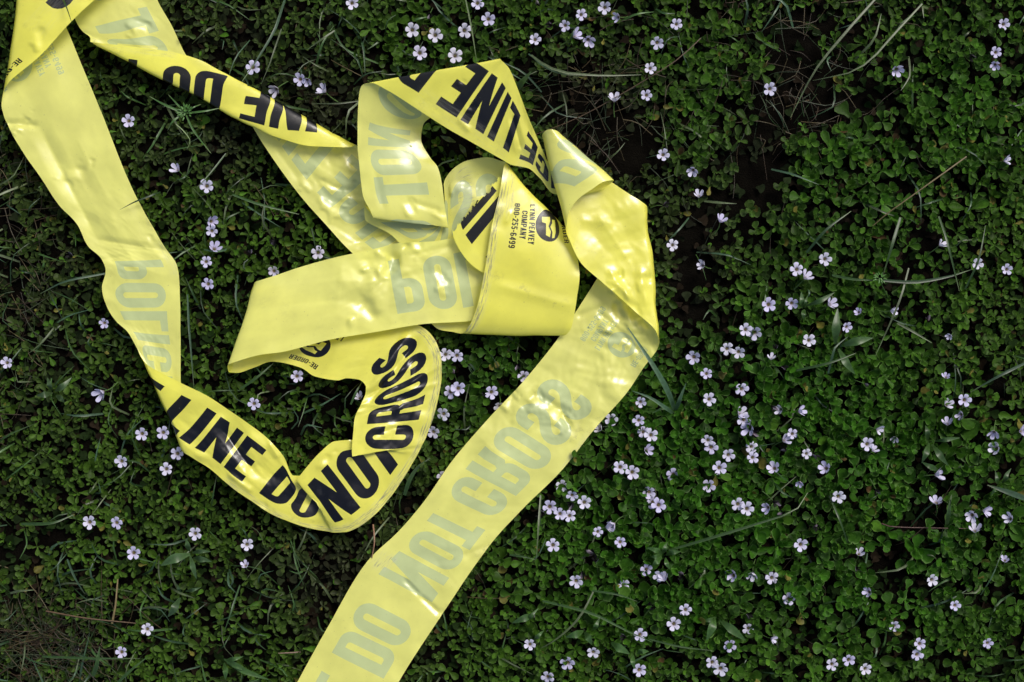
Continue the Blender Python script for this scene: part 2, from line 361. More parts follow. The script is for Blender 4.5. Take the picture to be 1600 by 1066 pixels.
# ------------------------------------------------------------------ the ribbon: rulings T (letter tops) - B (letter feet)
# each row: Tx, Ty, Tz(mm), Bx, By, Bz(mm), sT, sB ; s counts along the print
ROWS = [
 # long strip lying across the lower middle, seen from its back
 (470, 1345, 22, 330, 1290, 22, -340, -340),
 (559, 1184, 23, 437, 1115, 23, -125, -125),
 (638, 1045, 24, 511, 982, 23, 30, 30),
 (699, 952, 24, 575, 876, 25, 141, 150),
 (741, 889, 25, 623, 830, 24, 216, 212),
 (776, 842, 24, 663, 783, 25, 275, 280),
 (822, 793, 25, 706, 721, 26, 345, 355),
 (878, 738, 27, 767, 650, 26, 428, 444),
 (929, 674, 26, 815, 599, 27, 510, 516),
 (985, 610, 27, 874, 526, 27, 604, 612),
 (1010, 572, 27, 902, 484, 28, 650, 672),
 (1023, 556, 28, 948, 412, 29, 684, 760),
 (1029, 548, 30, 988, 352, 32, 698, 832),
 (1032, 537, 36, 1010, 325, 38, 712, 868),       # turn at the right
 (1028, 524, 42, 1004, 317, 43, 726, 882),
 (992, 489, 45, 984, 304, 45, 768, 902),
 (933, 437, 48, 938, 273, 46, 845, 956),
 (907, 413, 51, 892, 243, 50, 884, 1008),
 (890, 378, 54, 858, 222, 55, 918, 1046),
 (884, 362, 58, 846, 214, 61, 936, 1063),        # left side of the roll
 (886, 344, 63, 848, 208, 67, 950, 1068),
 (902, 315, 67, 855, 203, 71, 978, 1074),
 (925, 298, 68, 861, 202, 72, 1004, 1078),
 (946, 285, 66, 868, 203, 70, 1024, 1084),
 (960, 284, 60, 874, 207, 65, 1038, 1092),       # right side of the roll
 (950, 292, 55, 873, 213, 60, 1052, 1104),
 (905, 306, 52, 862, 232, 57, 1105, 1140),
 (866, 304, 48, 856, 252, 54, 1155, 1172),
 (843, 279, 50, 850, 240, 57, 1195, 1200),       # print rising out from behind the roll
 (825, 264, 54, 838, 212, 63, 1235, 1235),
 (799, 259, 58, 826, 184, 68, 1275, 1272),
 (784, 251, 60, 815, 155, 71, 1300, 1300),
 (757, 236, 62, 806, 131, 73, 1345, 1340),
 (725, 218, 64, 794, 105, 75, 1385, 1380),
 (700, 204, 65, 785, 96, 76, 1413, 1402),
 (650, 172, 67, 783, 94, 77, 1472, 1409),
 (606, 144, 70, 782, 93, 77, 1525, 1414),
 (577, 130, 71, 780, 92, 76, 1556, 1420),        # top ridge of the loop
 (565, 132, 69, 776, 98, 70, 1568, 1430),
 (559, 143, 66, 735, 135, 52, 1588, 1452),
 (557, 181, 60, 690, 172, 42, 1627, 1512),
 (557, 205, 57, 661, 196, 38, 1651, 1600),
 (557, 229, 54, 658, 218, 38, 1675, 1648),
 (559, 252, 51, 672, 246, 40, 1698, 1692),
 (561, 274, 49, 684, 262, 43, 1720, 1712),
 (565, 305, 46, 690, 284, 44, 1750, 1736),
 (577, 330, 45, 696, 330, 44, 1778, 1774),
 (582, 341, 42, 701, 357, 41, 1792, 1800),       # lip of the pleat
 (576, 332, 37, 699, 348, 37, 1804, 1812),
 (567, 322, 34, 694, 328, 35, 1816, 1824),
 (568, 341, 32, 696, 342, 34, 1830, 1834),
 (608, 366, 30, 699, 350, 34, 1872, 1846),
 (640, 395, 29, 701, 340, 35, 1905, 1866),
 (680, 410, 29, 698, 310, 37, 1925, 1896),
 (706, 402, 31, 694, 286, 39, 1942, 1925),
 (728, 396, 33, 706, 266, 42, 1962, 1950),
 (750, 392, 34, 730, 251, 44, 1985, 1984),
 (780, 388, 35, 759, 246, 45, 2018, 2016),
 (840, 375, 36, 780, 251, 46, 2082, 2042),
 (884, 361, 36, 789, 255, 47, 2142, 2053),       # turn at the peak of the logo panel
 (890, 362, 40, 788, 257, 53, 2150, 2058),
 (900, 385, 43, 780, 304, 57, 2172, 2103),
 (908, 428, 44, 768, 355, 57, 2212, 2155),
 (904, 465, 43, 757, 425, 54, 2250, 2226),
 (899, 496, 41, 744, 484, 49, 2283, 2288),
 (894, 515, 38, 733, 509, 44, 2304, 2316),
 (884, 525, 33, 722, 521, 38, 2322, 2336),       # bottom fold
 (874, 517, 29, 706, 519, 31, 2336, 2354),
 (860, 492, 28, 686, 515, 28, 2362, 2376),
 (835, 455, 27, 668, 498, 27, 2405, 2400),
 (780, 400, 26, 650, 470, 26, 2480, 2440),
 (715, 345, 25, 610, 440, 25, 2560, 2500),
 (665, 308, 24, 550, 395, 24, 2630, 2620),
 (620, 268, 24, 508, 350, 24, 2690, 2690),
 (590, 246, 24, 469, 306, 25, 2715, 2764),
 (572, 237, 25, 413, 228, 25, 2732, 2858),
 (562, 232, 27, 360, 140, 27, 2742, 2955),
 (558, 229, 31, 336, 106, 31, 2749, 2990),       # upper edge of the twisted tube
 (553, 232, 36, 326, 99, 36, 2756, 3002),
 (494, 231, 38, 262, 80, 38, 2815, 3062),
 (440, 218, 38, 200, 72, 38, 2868, 3125),
 (402, 202, 36, 150, 67, 36, 2906, 3178),
 (395, 198, 32, 141, 67, 32, 2915, 3188),        # lower edge of the tube
 (388, 190, 27, 141, 60, 28, 2926, 3196),
 (340, 140, 26, 130, 50, 27, 3040, 3222),
 (294, 88, 26, 121, 38, 28, 3161, 3246),
 (270, 39, 27, 116, 26, 29, 3212, 3260),
 (248, 0, 28, 112, -8, 29, 3258, 3290),
 (234, -40, 29, 90, -50, 30, 3305, 3345),
 (222, -66, 36, 58, -86, 38, 3345, 3400),
 (214, -58, 43, 50, -84, 44, 3362, 3440),
 (150, 0, 45, 48, -82, 45, 3468, 3470),
 (111, 37, 46, 46, -80, 45, 3520, 3476),         # corner flap
 (60, 92, 45, 44, -78, 44, 3590, 3482),
 (13, 132, 42, 40, -74, 43, 3642, 3488),
 (4, 146, 37, 38, -68, 38, 3652, 3497),
 (1, 166, 33, 62, -30, 32, 3668, 3540),
 (4, 182, 31, 100, 36, 29, 3686, 3606),
 (14, 205, 30, 124, 93, 29, 3712, 3660),
 (34, 239, 29, 152, 160, 28, 3748, 3726),
 (63, 280, 28, 180, 230, 28, 3796, 3790),
 (91, 322, 28, 207, 296, 28, 3842, 3850),
 (118, 350, 27, 235, 348, 27, 3880, 3904),
 (136, 385, 27, 257, 386, 28, 3922, 3946),
 (156, 404, 28, 277, 416, 28, 3962, 3986),
 (163, 421, 28, 280, 432, 28, 3996, 4006),
 (157, 449, 28, 281, 463, 29, 4029, 4045),
 (164, 477, 27, 282, 495, 29, 4061, 4082),
 (178, 500, 27, 282, 522, 29, 4090, 4113),
 (198, 518, 28, 282, 561, 29, 4120, 4158),
 (214, 545, 29, 284, 640, 29, 4152, 4250),
 (222, 560, 32, 286, 703, 31, 4172, 4318),       # twist
 (228, 567, 36, 291, 708, 34, 4184, 4328),
 (281, 596, 39, 308, 720, 34, 4244, 4346),
 (326, 618, 38, 322, 729, 34, 4294, 4360),
 (360, 641, 37, 336, 740, 34, 4336, 4378),
 (384, 657, 36, 356, 757, 33, 4366, 4406),
 (410, 676, 35, 387, 779, 31, 4400, 4446),
 (425, 690, 34, 425, 804, 28, 4420, 4493),
 (443, 712, 32, 452, 815, 27, 4446, 4522),
 (459, 742, 30, 478, 824, 26, 4484, 4548),
 (476, 742, 28, 500, 829, 25, 4508, 4566),
 (482, 738, 30, 512, 831, 26, 4524, 4574),
 (470, 744, 34, 520, 833, 28, 4556, 4582),
 (462, 749, 37, 528, 833, 29, 4582, 4590),       # ridge over the DO
 (468, 741, 38, 540, 832, 30, 4594, 4598),
 (480, 726, 38, 556, 826, 30, 4614, 4616),
 (496, 708, 38, 584, 806, 30, 4638, 4648),
 (522, 688, 37, 608, 780, 30, 4668, 4684),
 (540, 687, 36, 634, 742, 30, 4684, 4724),
 (556, 688, 34, 648, 718, 31, 4700, 4744),
 (562, 696, 36, 654, 708, 32, 4714, 4754),
 (554, 708, 40, 658, 700, 32, 4730, 4762),
 (549, 714, 43, 661, 694, 33, 4742, 4768),       # second pleat, dying out towards the outer edge
 (548, 703, 43, 665, 686, 33, 4754, 4778),
 (550, 677, 42, 669, 675, 33, 4790, 4790),
 (552, 655, 41, 678, 650, 33, 4825, 4812),
 (562, 632, 40, 685, 622, 33, 4880, 4840),
 (569, 615, 39, 690, 590, 33, 4922, 4870),
 (570, 606, 38, 690, 565, 33, 4950, 4900),
 (566, 599, 37, 684, 540, 32, 4978, 4935),
 (558, 594, 36, 668, 517, 31, 5000, 4980),
 (540, 592, 34, 645, 505, 30, 5026, 5010),
 (526, 596, 33, 610, 497, 29, 5042, 5045),
 (491, 590, 30, 570, 485, 28, 5085, 5085),
 (468, 576, 28, 530, 475, 27, 5112, 5125),
 (424, 567, 26, 480, 460, 26, 5158, 5175),
 (395, 577, 25, 440, 448, 26, 5190, 5212),
 (370, 585, 26, 410, 446, 29, 5212, 5238),
 (357, 584, 31, 397, 445, 34, 5228, 5254),       # left loop
 (355, 574, 38, 398, 441, 40, 5240, 5264),
 (372, 566, 42, 410, 437, 44, 5252, 5274),
 (410, 556, 43, 432, 430, 44, 5276, 5292),
 (436, 553, 42, 464, 419, 43, 5297, 5320),
 (520, 532, 41, 509, 406, 42, 5358, 5364),
 (593, 520, 40, 593, 387, 42, 5424, 5447),
 (638, 512, 40, 621, 380, 42, 5467, 5475),
 (667, 508, 39, 678, 377, 41, 5496, 5530),
 (733, 504, 37, 703, 373, 40, 5562, 5556),
 (770, 492, 36, 750, 363, 38, 5600, 5605),
 (820, 476, 35, 835, 360, 35, 5652, 5690),
 (836, 468, 37, 868, 360, 37, 5672, 5722),       # hidden turn
 (830, 462, 40, 866, 354, 42, 5684, 5732),
 (790, 446, 44, 848, 330, 46, 5718, 5752),
 (757, 430, 47, 828, 310, 48, 5748, 5768),
 (737, 417, 48, 812, 297, 49, 5768, 5784),
 (718, 394, 49, 797, 285, 50, 5796, 5806),
 (707, 370, 49, 786, 277, 51, 5822, 5824),
 (704, 346, 48, 776, 270, 51, 5850, 5846),
]
A = np.array(ROWS, float)
Tp = W3(A[:, 0], A[:, 1], A[:, 2] / 1000); Bp = W3(A[:, 3], A[:, 4], A[:, 5] / 1000)
sT, sB = A[:, 6], A[:, 7]
assert (np.diff(sT) > 0).all() and (np.diff(sB) > 0).all(), (np.where(np.diff(sT) <= 0), np.where(np.diff(sB) <= 0))
u = np.concatenate([[0], np.cumsum(0.5 * (np.linalg.norm(np.diff(Tp, axis=0), axis=1) + np.linalg.norm(np.diff(Bp, axis=0), axis=1)) + 1e-4)])
def pchip(x, y, q):
    h = np.diff(x)[:, None]; d = np.diff(y, axis=0) / h
    m = np.zeros_like(y)
    w1 = 2 * h[1:] + h[:-1]; w2 = h[1:] + 2 * h[:-1]
    with np.errstate(divide='ignore', invalid='ignore'):
        hm = (w1 + w2) / (w1 / d[:-1] + w2 / d[1:])
    m[1:-1] = np.where(d[:-1] * d[1:] > 0, hm, 0)
    # ease the flat spots of strict monotonicity a little
    am = (h[1:] * d[:-1] + h[:-1] * d[1:]) / (h[1:] + h[:-1])
    m[1:-1] = np.where(d[:-1] * d[1:] > 0, m[1:-1], 0.35 * am)
    m[0] = d[0]; m[-1] = d[-1]
    i = np.clip(np.searchsorted(x, q) - 1, 0, len(x) - 2)
    H = (x[i + 1] - x[i]); t = ((q - x[i]) / H)[:, None]; H = H[:, None]
    return ((2*t**3 - 3*t**2 + 1) * y[i] + (t**3 - 2*t**2 + t) * H * m[i] + (-2*t**3 + 3*t**2) * y[i + 1] + (t**3 - t**2) * H * m[i + 1])
def pchip_s(x, y, q): 
    return np.maximum.accumulate(pchip(x, y[:, None], q)[:, 0])
NU = 24000
uq = np.linspace(0, u[-1], NU)
TT = pchip(u, Tp, uq); BB = pchip(u, Bp, uq)
sTq = pchip_s(u, sT, uq) + np.arange(NU) * 1e-7; sBq = pchip_s(u, sB, uq) + np.arange(NU) * 1e-7

tv, tf, ti = [], [], []
off = 0
for k in range(-1, 4):
    tv.append(tile_v + [k * PER, 0]); tf.append(tile_f + off); ti.append(tile_ink); off += len(tile_v)
tv = np.concatenate(tv); tf = np.concatenate(tf); ti = np.concatenate(ti)
key = np.round(tv, 3); uniq, inv = np.unique(key, axis=0, return_inverse=True)
tv = uniq; tf = inv.reshape(-1)[tf]
cs = tv[tf].mean(1)
ragged = 5830 + 5 * vnoise(cs[:, 1] / 7, 0 * cs[:, 1], 5) + 3.5 * vnoise(cs[:, 1] / 2.6, 0 * cs[:, 1] + 9, 6)
keep = (cs[:, 0] > -330) & (cs[:, 0] < ragged)
tf = tf[keep]; ti = ti[keep]
used = np.unique(tf); remap = -np.ones(len(tv), int); remap[used] = np.arange(len(used))
tv = tv[used]; tf = remap[tf]
# (s, t) -> place
tn = np.clip(tv[:, 1] / W, 0, 1)
uu = np.zeros(len(tv))
LV = 140
lv = np.clip((tn * LV).astype(int), 0, LV - 1); lf = tn * LV - lv
for q in range(LV):
    m = lv == q
    if not m.any(): continue
    lo = np.interp(tv[m, 0], (1 - q / LV) * sBq + q / LV * sTq, uq); hi = np.interp(tv[m, 0], (1 - (q + 1) / LV) * sBq + (q + 1) / LV * sTq, uq)
    uu[m] = lo * (1 - lf[m]) + hi * lf[m]
fi = uu / u[-1] * (NU - 1); i0 = np.clip(fi.astype(int), 0, NU - 2); fr = (fi - i0)[:, None]
PT = TT[i0] * (1 - fr) + TT[i0 + 1] * fr; PB = BB[i0] * (1 - fr) + BB[i0 + 1] * fr
P = PB * (1 - tn[:, None]) + PT * tn[:, None]
def vnormals(P, F):
    n = np.cross(P[F[:, 1]] - P[F[:, 0]], P[F[:, 2]] - P[F[:, 0]])
    o = np.zeros_like(P)
    for k in range(3): np.add.at(o, F[:, k], n)
    return o / (np.linalg.norm(o, axis=1, keepdims=True) + 1e-12)
N = vnormals(P, tf)
s_, t_ = tv[:, 0], tv[:, 1]
edge = np.clip(np.minimum(tn, 1 - tn) * 6, 0.25, 1)
# crumples of the film: list of (s, t, radius, amount)
CR = [(430, 40, 60, 1.3), (520, 60, 70, 1.6), (560, 110, 60, 1.1), (655, 70, 70, 1.8), (700, 100, 60, 1.0), (205, 90, 60, .9), (330, 90, 60, .7),
      (830, 60, 70, .8), (900, 30, 60, .5), (2660, 60, 80, 1.8), (2720, 80, 60, 1.2), (5440, 50, 60, 1.3), (5540, 40, 50, .9), (5395, 80, 60, .7),
      (1440, 120, 40, 1.0), (1985, 60, 60, 1.2), (4390, 60, 70, 1.6), (4330, 40, 50, 1.2), (4600, 60, 60, .7), (4900, 70, 90, 1.6), (4780, 60, 60, 1.0),
      (3215, 90, 60, .6), (3990, 110, 50, 1.0), (4130, 70, 50, .8), (3900, 70, 80, .6)]
amp = np.full(len(tv), 0.30)
for (a, b, r, g) in CR: amp += 0.75 * g * np.exp(-(((s_ - a) / r) ** 2 + ((t_ - b) / (r * .8)) ** 2))
PXM = WG / 1600
GLARE = [(596, 440, 38, 5380, 5600), (606, 405, 22, 5380, 5600), (836, 628, 17, 430, 600), (868, 648, 17, 430, 600), (880, 664, 12, 430, 600), (962, 500, 22, 560, 760), (795, 630, 12, 430, 600), (690, 962, 10, 60, 260),
  (520, 320, 20, 2580, 2860), (545, 304, 11, 2580, 2860), (478, 285, 13, 2580, 2900), (246, 390, 14, 3860, 4020), (32, 196, 12, 3640, 3820), (120, 270, 16, 3700, 3960), (985, 488, 20, 690, 900), (962, 440, 12, 690, 900), (1005, 440, 14, 690, 880),
  (650, 385, 15, 5400, 5600), (690, 440, 16, 5400, 5600), (690, 338, 10, 1760, 1800), (640, 330, 14, 1740, 1796), (412, 796, 10, 4380, 4600), (508, 722, 12, 4590, 4700), (720, 290, 14, 1940, 2030), (735, 170, 8, 1340, 1450), (720, 130, 7, 1380, 1470),
  (215, 40, 16, 3160, 3290), (60, 60, 16, 3440, 3640)]
CREASES = [(6, 192, 60, 196, 3640, 3820, -1.6, 9), (60, 196, 150, 372, 3640, 3960, -1.8, 20), (150, 374, 262, 392, 3860, 4010, -1.2, 9), (165, 305, 120, 215, 3640, 3900, .9, 22),
  (935, 488, 967, 516, 560, 760, -1.3, 7), (967, 516, 1003, 553, 560, 760, -1.5, 8), (900, 495, 945, 478, 560, 760, -.9, 8), (815, 640, 838, 612, 440, 600, -1.6, 10), (838, 612, 878, 642, 440, 600, -1.5, 9),
  (878, 642, 892, 672, 440, 600, -1.4, 8), (631, 905, 655, 930, 60, 260, -1.5, 6), (655, 930, 690, 962, 60, 260, -1.4, 7), (712, 690, 752, 652, 350, 520, -.8, 9), (720, 870, 768, 850, 150, 330, -.8, 8),
  (605, 385, 612, 430, 5380, 5560, -1.6, 11), (612, 430, 560, 470, 5380, 5560, -1.6, 16), (586, 392, 614, 410, 5380, 5560, 1.2, 6), (640, 400, 712, 384, 5400, 5600, -1.1, 8), (560, 470, 590, 500, 5380, 5560, -.9, 12),
  (500, 280, 540, 300, 2600, 2860, -1.5, 8), (540, 300, 556, 290, 2600, 2860, -1.4, 8), (480, 262, 520, 320, 2600, 2860, -1.0, 12), (555, 380, 600, 368, 2560, 2760, -1.3, 8), (430, 232, 470, 285, 2600, 2900, -.8, 12),
  (950, 420, 985, 470, 700, 900, -1.3, 10), (930, 330, 990, 420, 700, 960, -1.0, 22), (905, 345, 960, 350, 760, 980, -.8, 14), (985, 470, 960, 440, 700, 900, -1.2, 9), (1000, 420, 1010, 480, 700, 900, -1.4, 12),
  (340, 665, 400, 742, 4260, 4460, 1.6, 10), (310, 690, 350, 650, 4240, 4430, -1.2, 12), (420, 690, 436, 716, 4380, 4500, -1.4, 9), (355, 738, 395, 768, 4330, 4520, -1.4, 8),
  (655, 525, 570, 640, 4800, 5020, 2.2, 11), (640, 520, 590, 590, 4930, 5030, -1.5, 10), (690, 570, 640, 600, 4800, 4980, -.9, 8), (686, 600, 630, 612, 4780, 4960, -.9, 7), (640, 660, 585, 680, 4740, 4800, 1.0, 7),
  (685, 160, 715, 135, 1380, 1480, -1.2, 9), (715, 185, 735, 205, 1340, 1450, -1.6, 9), (800, 180, 815, 235, 1230, 1340, 1.8, 9), (640, 158, 690, 190, 1400, 1520, -.8, 12),
  (775, 445, 900, 480, 2180, 2300, -.8, 14), (800, 330, 790, 350, 2080, 2160, -1.0, 7), (640, 315, 690, 330, 1720, 1790, -.9, 8), (585, 262, 600, 330, 1690, 1790, -.6, 10)]
def tri(x): return 1 - 2 * np.abs(x - np.floor(x) - .5) * 2
def folds(x, y, lam, k, seed):                # straight creases in many directions with flat faces between
    g = np.random.default_rng(seed); d = np.zeros(len(x))
    for i in range(k):
        a = g.uniform(0, math.pi); L = lam * g.uniform(.7, 1.5)
        w = np.clip(vnoise(x / (lam * 1.5) + 17 * i, y / (lam * 1.5) + 5, 40 + i) * 3 - .35, 0, 1)
        d += w * tri((x * math.cos(a) + y * math.sin(a)) / L + g.uniform() + .13 * vnoise(x / lam, y / lam + 31 * i, 50 + i)) * L / lam
    return d / k ** .5
dis = 0.0012 * vnoise(s_ / 75, t_ / 60, 1) * np.clip(tn * (1 - tn) * 4 + .25, 0, 1)
dis += 0.0030 * np.clip(amp, .3, 1.1) * folds(s_, t_, 105, 6, 3) + 0.0010 * np.clip(amp - .24, 0, 1.6) * folds(s_, t_, 44, 6, 4) + .00030 * np.clip(amp - .22, 0, 1.6) * folds(s_, t_, 17, 6, 5)
dis += 0.0006 * vnoise(s_ / 19, t_ / 60, 4) * (1 - edge)
# single long creases: line in the photograph, the stretch of tape it lies on, height, width
kz = WG / 1600 * (CAM - P[:, 2]) / CAM
qx, qy = P[:, 0] / kz + 800, 533 - P[:, 1] / kz
for (x0, y0, x1, y1, a0, a1, h, w) in CREASES:
    dx, dy = x1 - x0, y1 - y0; L2 = dx * dx + dy * dy
    f = np.clip(((qx - x0) * dx + (qy - y0) * dy) / L2, 0, 1)
    dd = np.hypot(qx - x0 - f * dx, qy - y0 - f * dy)
    m = (s_ > a0) & (s_ < a1)
    dis += m * 1.25 * h / 1000 * np.clip(1 - dd / w, 0, 1) ** 1.3 * np.clip(np.minimum(f, 1 - f) * 6 + .2, 0, 1) * np.where(s_ // 1 >= 0, 1, 1) * -1
dis *= 1 - .75 * np.exp(-((s_ - 1540) / 150) ** 4)
P = P + N * dis[:, None]
# dents shaped into the film at the glare spots, tilting it to the sun
sd = np.array([math.sin(R(SUN_AZ)), -math.cos(R(SUN_AZ))])
for (cx, cy, r, a0, a1) in GLARE:
    m = (s_ > a0) & (s_ < a1); dx, dy = qx - cx, qy - cy
    a = cx * 1.7 + cy; dx, dy = dx * math.cos(a) + dy * math.sin(a), (dy * math.cos(a) - dx * math.sin(a)) * 1.7
    wob = 1 + .75 * vnoise(qx / (r * .6) + cx, qy / (r * .6), 60)
    e = np.exp(-((dx * dx + dy * dy) / (r * r) * wob) ** 1.5)
    dx, dy = qx - cx, qy - cy
    P[:, 2] -= m * e * (dx * sd[0] + dy * sd[1]) * PXM * .36
N = vnormals(P, tf)

me = mesh_np('barrier_tape', P, tf)
me.materials.append(M_film); me.materials.append(M_ink)
me.polygons.foreach_set('material_index', ti.astype(np.int32))
uvl = me.uv_layers.new(name='tape')
li = np.zeros(len(me.loops), np.int32); me.loops.foreach_get('vertex_index', li)
uvl.data.foreach_set('uv', (tv[li] / W).astype(np.float32).ravel())
sc = np.zeros(len(tv))
def scuff(s0, s1, t0, t1, g, soft=16):
    f = np.clip((s_ - s0) / soft + 1, 0, 1) * np.clip((s1 - s_) / soft + 1, 0, 1) * np.clip((t_ - t0) / 8 + 1, 0, 1) * np.clip((t1 - t_) / 8 + 1, 0, 1)
    np.maximum(sc, f * g, out=sc)
scuff(2060, 2330, -5, 8, 1.0); scuff(4560, 4990, -5, 12, .95); scuff(4400, 4600, -5, 10, .85); scuff(440, 500, 134, 145, .8)
scuff(2075, 2130, 8, 24, .8); scuff(150, 170, 8, 30, .8); scuff(1300, 1480, 104, 136, .5); scuff(30, 50, 60, 70, .4)
scuff(3050, 3190, -5, 10, .7); scuff(1960, 1985, 10, 100, .8); scuff(3940, 4000, -5, 14, .7); scuff(3450, 3560, 80, 120, .45); scuff(1180, 1260, 60, 145, .6)
edge_sc = sc; sc = np.zeros(len(tv))
# dragged-dirt smudges: line in the photograph, stretch of tape, width, strength
for (x0, y0, x1, y1, a0, a1, w, g) in [(775, 432, 900, 488, 2160, 2300, 9, .9), (752, 452, 775, 458, 2160, 2300, 8, .8), (850, 370, 885, 470, 2160, 2300, 8, .35), (930, 345, 985, 410, 700, 980, 14, .5), (890, 385, 940, 395, 700, 980, 8, .8),
      (940, 640, 895, 690, 430, 620, 11, .9), (985, 606, 950, 640, 430, 660, 7, .5), (500, 1000, 640, 1040, -20, 80, 10, .45), (720, 772, 748, 778, 250, 360, 7, .9), (750, 870, 770, 845, 170, 330, 9, .8), (650, 158, 700, 180, 1380, 1500, 12, .5),
      (715, 190, 800, 245, 1290, 1440, 10, .55), (40, 40, 95, 85, 3420, 3660, 8, .5), (150, 75, 280, 95, 2980, 3200, 7, .6), (130, 130, 147, 160, 3640, 3760, 6, .9), (225, 330, 250, 385, 3850, 3990, 5, .7), (700, 262, 706, 345, 1920, 1990, 6, 1.0),
      (455, 745, 590, 800, 4560, 4700, 8, .4), (395, 790, 520, 826, 4440, 4610, 7, .7), (620, 430, 700, 480, 5440, 5580, 10, .2), (410, 470, 500, 520, 5250, 5350, 20, .25), (225, 590, 260, 640, 4160, 4300, 8, .3)]:
    dx, dy = x1 - x0, y1 - y0
    f = np.clip(((qx - x0) * dx + (qy - y0) * dy) / (dx * dx + dy * dy), 0, 1); dd = np.hypot(qx - x0 - f * dx, qy - y0 - f * dy)
    np.maximum(sc, g * ((s_ > a0) & (s_ < a1)) * np.exp(-(dd / w) ** 2), out=sc)
sa = me.attributes.new('smudge', 'FLOAT', 'POINT'); sa.data.foreach_set('value', sc.astype(np.float32)); sc = edge_sc
sa = me.attributes.new('scuff', 'FLOAT', 'POINT'); sa.data.foreach_set('value', sc.astype(np.float32))
tape = link('barrier_tape', me)
tag(tape, 'yellow plastic barrier tape printed POLICE LINE DO NOT CROSS lying tangled over the plants', 'barrier tape')

# lowest film height over the ground, so that the plants below are pressed down
CELL = 0.006; GX0, GY0, GN, GM = -0.6, -0.6, 200, 200
floor_z = np.full((GN, GM), 1.0)
gi = np.clip(((P[:, 0] - GX0) / CELL).astype(int), 0, GN - 1); gj = np.clip(((P[:, 1] - GY0) / CELL).astype(int), 0, GM - 1)
np.minimum.at(floor_z, (gi, gj), P[:, 2])
def tape_floor(x, y):
    i = np.clip(((x - GX0) / CELL).astype(int), 0, GN - 1); j = np.clip(((y - GY0) / CELL).astype(int), 0, GM - 1)
    return floor_z[i, j]

# ------------------------------------------------------------------ ground
def ground_z(x, y):
    return 0.004 * vnoise(x / 0.13 + 7, y / 0.13, 20) + 0.0015 * vnoise(x / 0.03, y / 0.03, 21)
n = 120; lin = np.sign(np.linspace(-1, 1, n)) * np.abs(np.linspace(-1, 1, n)) ** 4 * 40 + np.linspace(-1, 1, n) * 0.9
gx, gy = np.meshgrid(lin, lin, indexing='ij')
gz = ground_z(gx, gy)
idx = np.arange(n * n).reshape(n, n)
F = np.stack([idx[:-1, :-1], idx[1:, :-1], idx[1:, 1:], idx[:-1, 1:]], -1).reshape(-1, 4)
gm = mesh_np('ground', np.stack([gx, gy, gz], -1).reshape(-1, 3), F)
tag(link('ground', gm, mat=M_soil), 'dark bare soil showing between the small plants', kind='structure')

# ------------------------------------------------------------------ ground cover
def px_of(x, y):
    k = WG / 1600 * (CAM - 0.02) / CAM
    return x / k + 800, 533 - y / k
def blobs(px, py, L):
    r = np.zeros(len(px))
    for (cx, cy, rx, ry, g) in L: r += g * np.exp(-((px - cx) / rx) ** 2 - ((py - cy) / ry) ** 2)
    return r
DULL = [(930, 170, 90, 110, 1.1), (1085, 390, 60, 130, 1.1), (330, 60, 170, 110, .8), (330, 230, 120, 60, .8), (560, 960, 100, 150, .9), (60, 400, 120, 280, .7),
        (30, 1000, 90, 100, .6), (520, 170, 90, 70, .8), (1200, 230, 70, 120, .7), (640, 800, 60, 60, .4), (480, 880, 120, 100, .6), (1000, 260, 60, 60, .5)]
BARE = [(1270, 60, 85, 95, 1.1), (1195, 235, 55, 120, 1.0), (930, 205, 85, 80, .9), (1080, 430, 42, 110, .9), (710, 215, 60, 50, 1.0), (480, 640, 90, 45, .7), (560, 640, 30, 40, .8),
        (1330, 170, 75, 60, .9), (20, 300, 40, 250, .6), (20, 980, 40, 90, .35), (1450, 400, 70, 60, .7), (860, 130, 50, 50, .6), (640, 820, 60, 70, .5), (1560, 610, 60, 40, .9), (1130, 330, 50, 60, .6),
        (300, 150, 90, 40, .5), (530, 190, 60, 50, .6), (440, 900, 60, 60, .25), (1340, 870, 40, 35, .6), (1460, 760, 45, 60, .6), (1200, 880, 40, 30, .5), (1000, 230, 40, 60, .7), (370, 250, 60, 30, .5)]
LUSH = [(1120, 640, 260, 180, 1), (1400, 850, 320, 250, 1), (1000, 900, 220, 150, .8), (1330, 300, 160, 200, .7), (1540, 150, 120, 180, .7), (1080, 150, 120, 130, .6), (700, 60, 120, 70, .5), (760, 590, 90, 60, .8)]

# leaf template: spoon-shaped, cupped
rows = [(0.0, 0.10), (0.30, 0.17), (0.58, 0.40), (0.80, 0.47), (0.95, 0.30)]
def leaf_template(cols, wk=1.0):
    LT, LE, LF = [], [], []; c = len(cols)
    for y, w in rows:
        for q in cols:
            LT.append((q * w * wk, y, 0.13 * q * q * (w / .47) - 0.10 * y * y)); LE.append((1.0 if abs(q) == 1 else 0) * (1 if y > .25 else .2))
    LT.append((0, 1.0, -0.085)); LE.append(1.0)
    for r_ in range(len(rows) - 1):
        for q in range(c - 1):
            a = r_ * c + q; LF += [(a, a + 1, a + c + 1), (a, a + c + 1, a + c)]
    e = (len(rows) - 1) * c
    LF += [(e + q, e + q + 1, e + c) for q in range(c - 1)]
    return np.array(LT), np.array(LE), np.array(LF)
TPL_FINE = leaf_template((-1, -.76, 0, .76, 1), .88); TPL_PLAIN = leaf_template((-1, 0, 1))

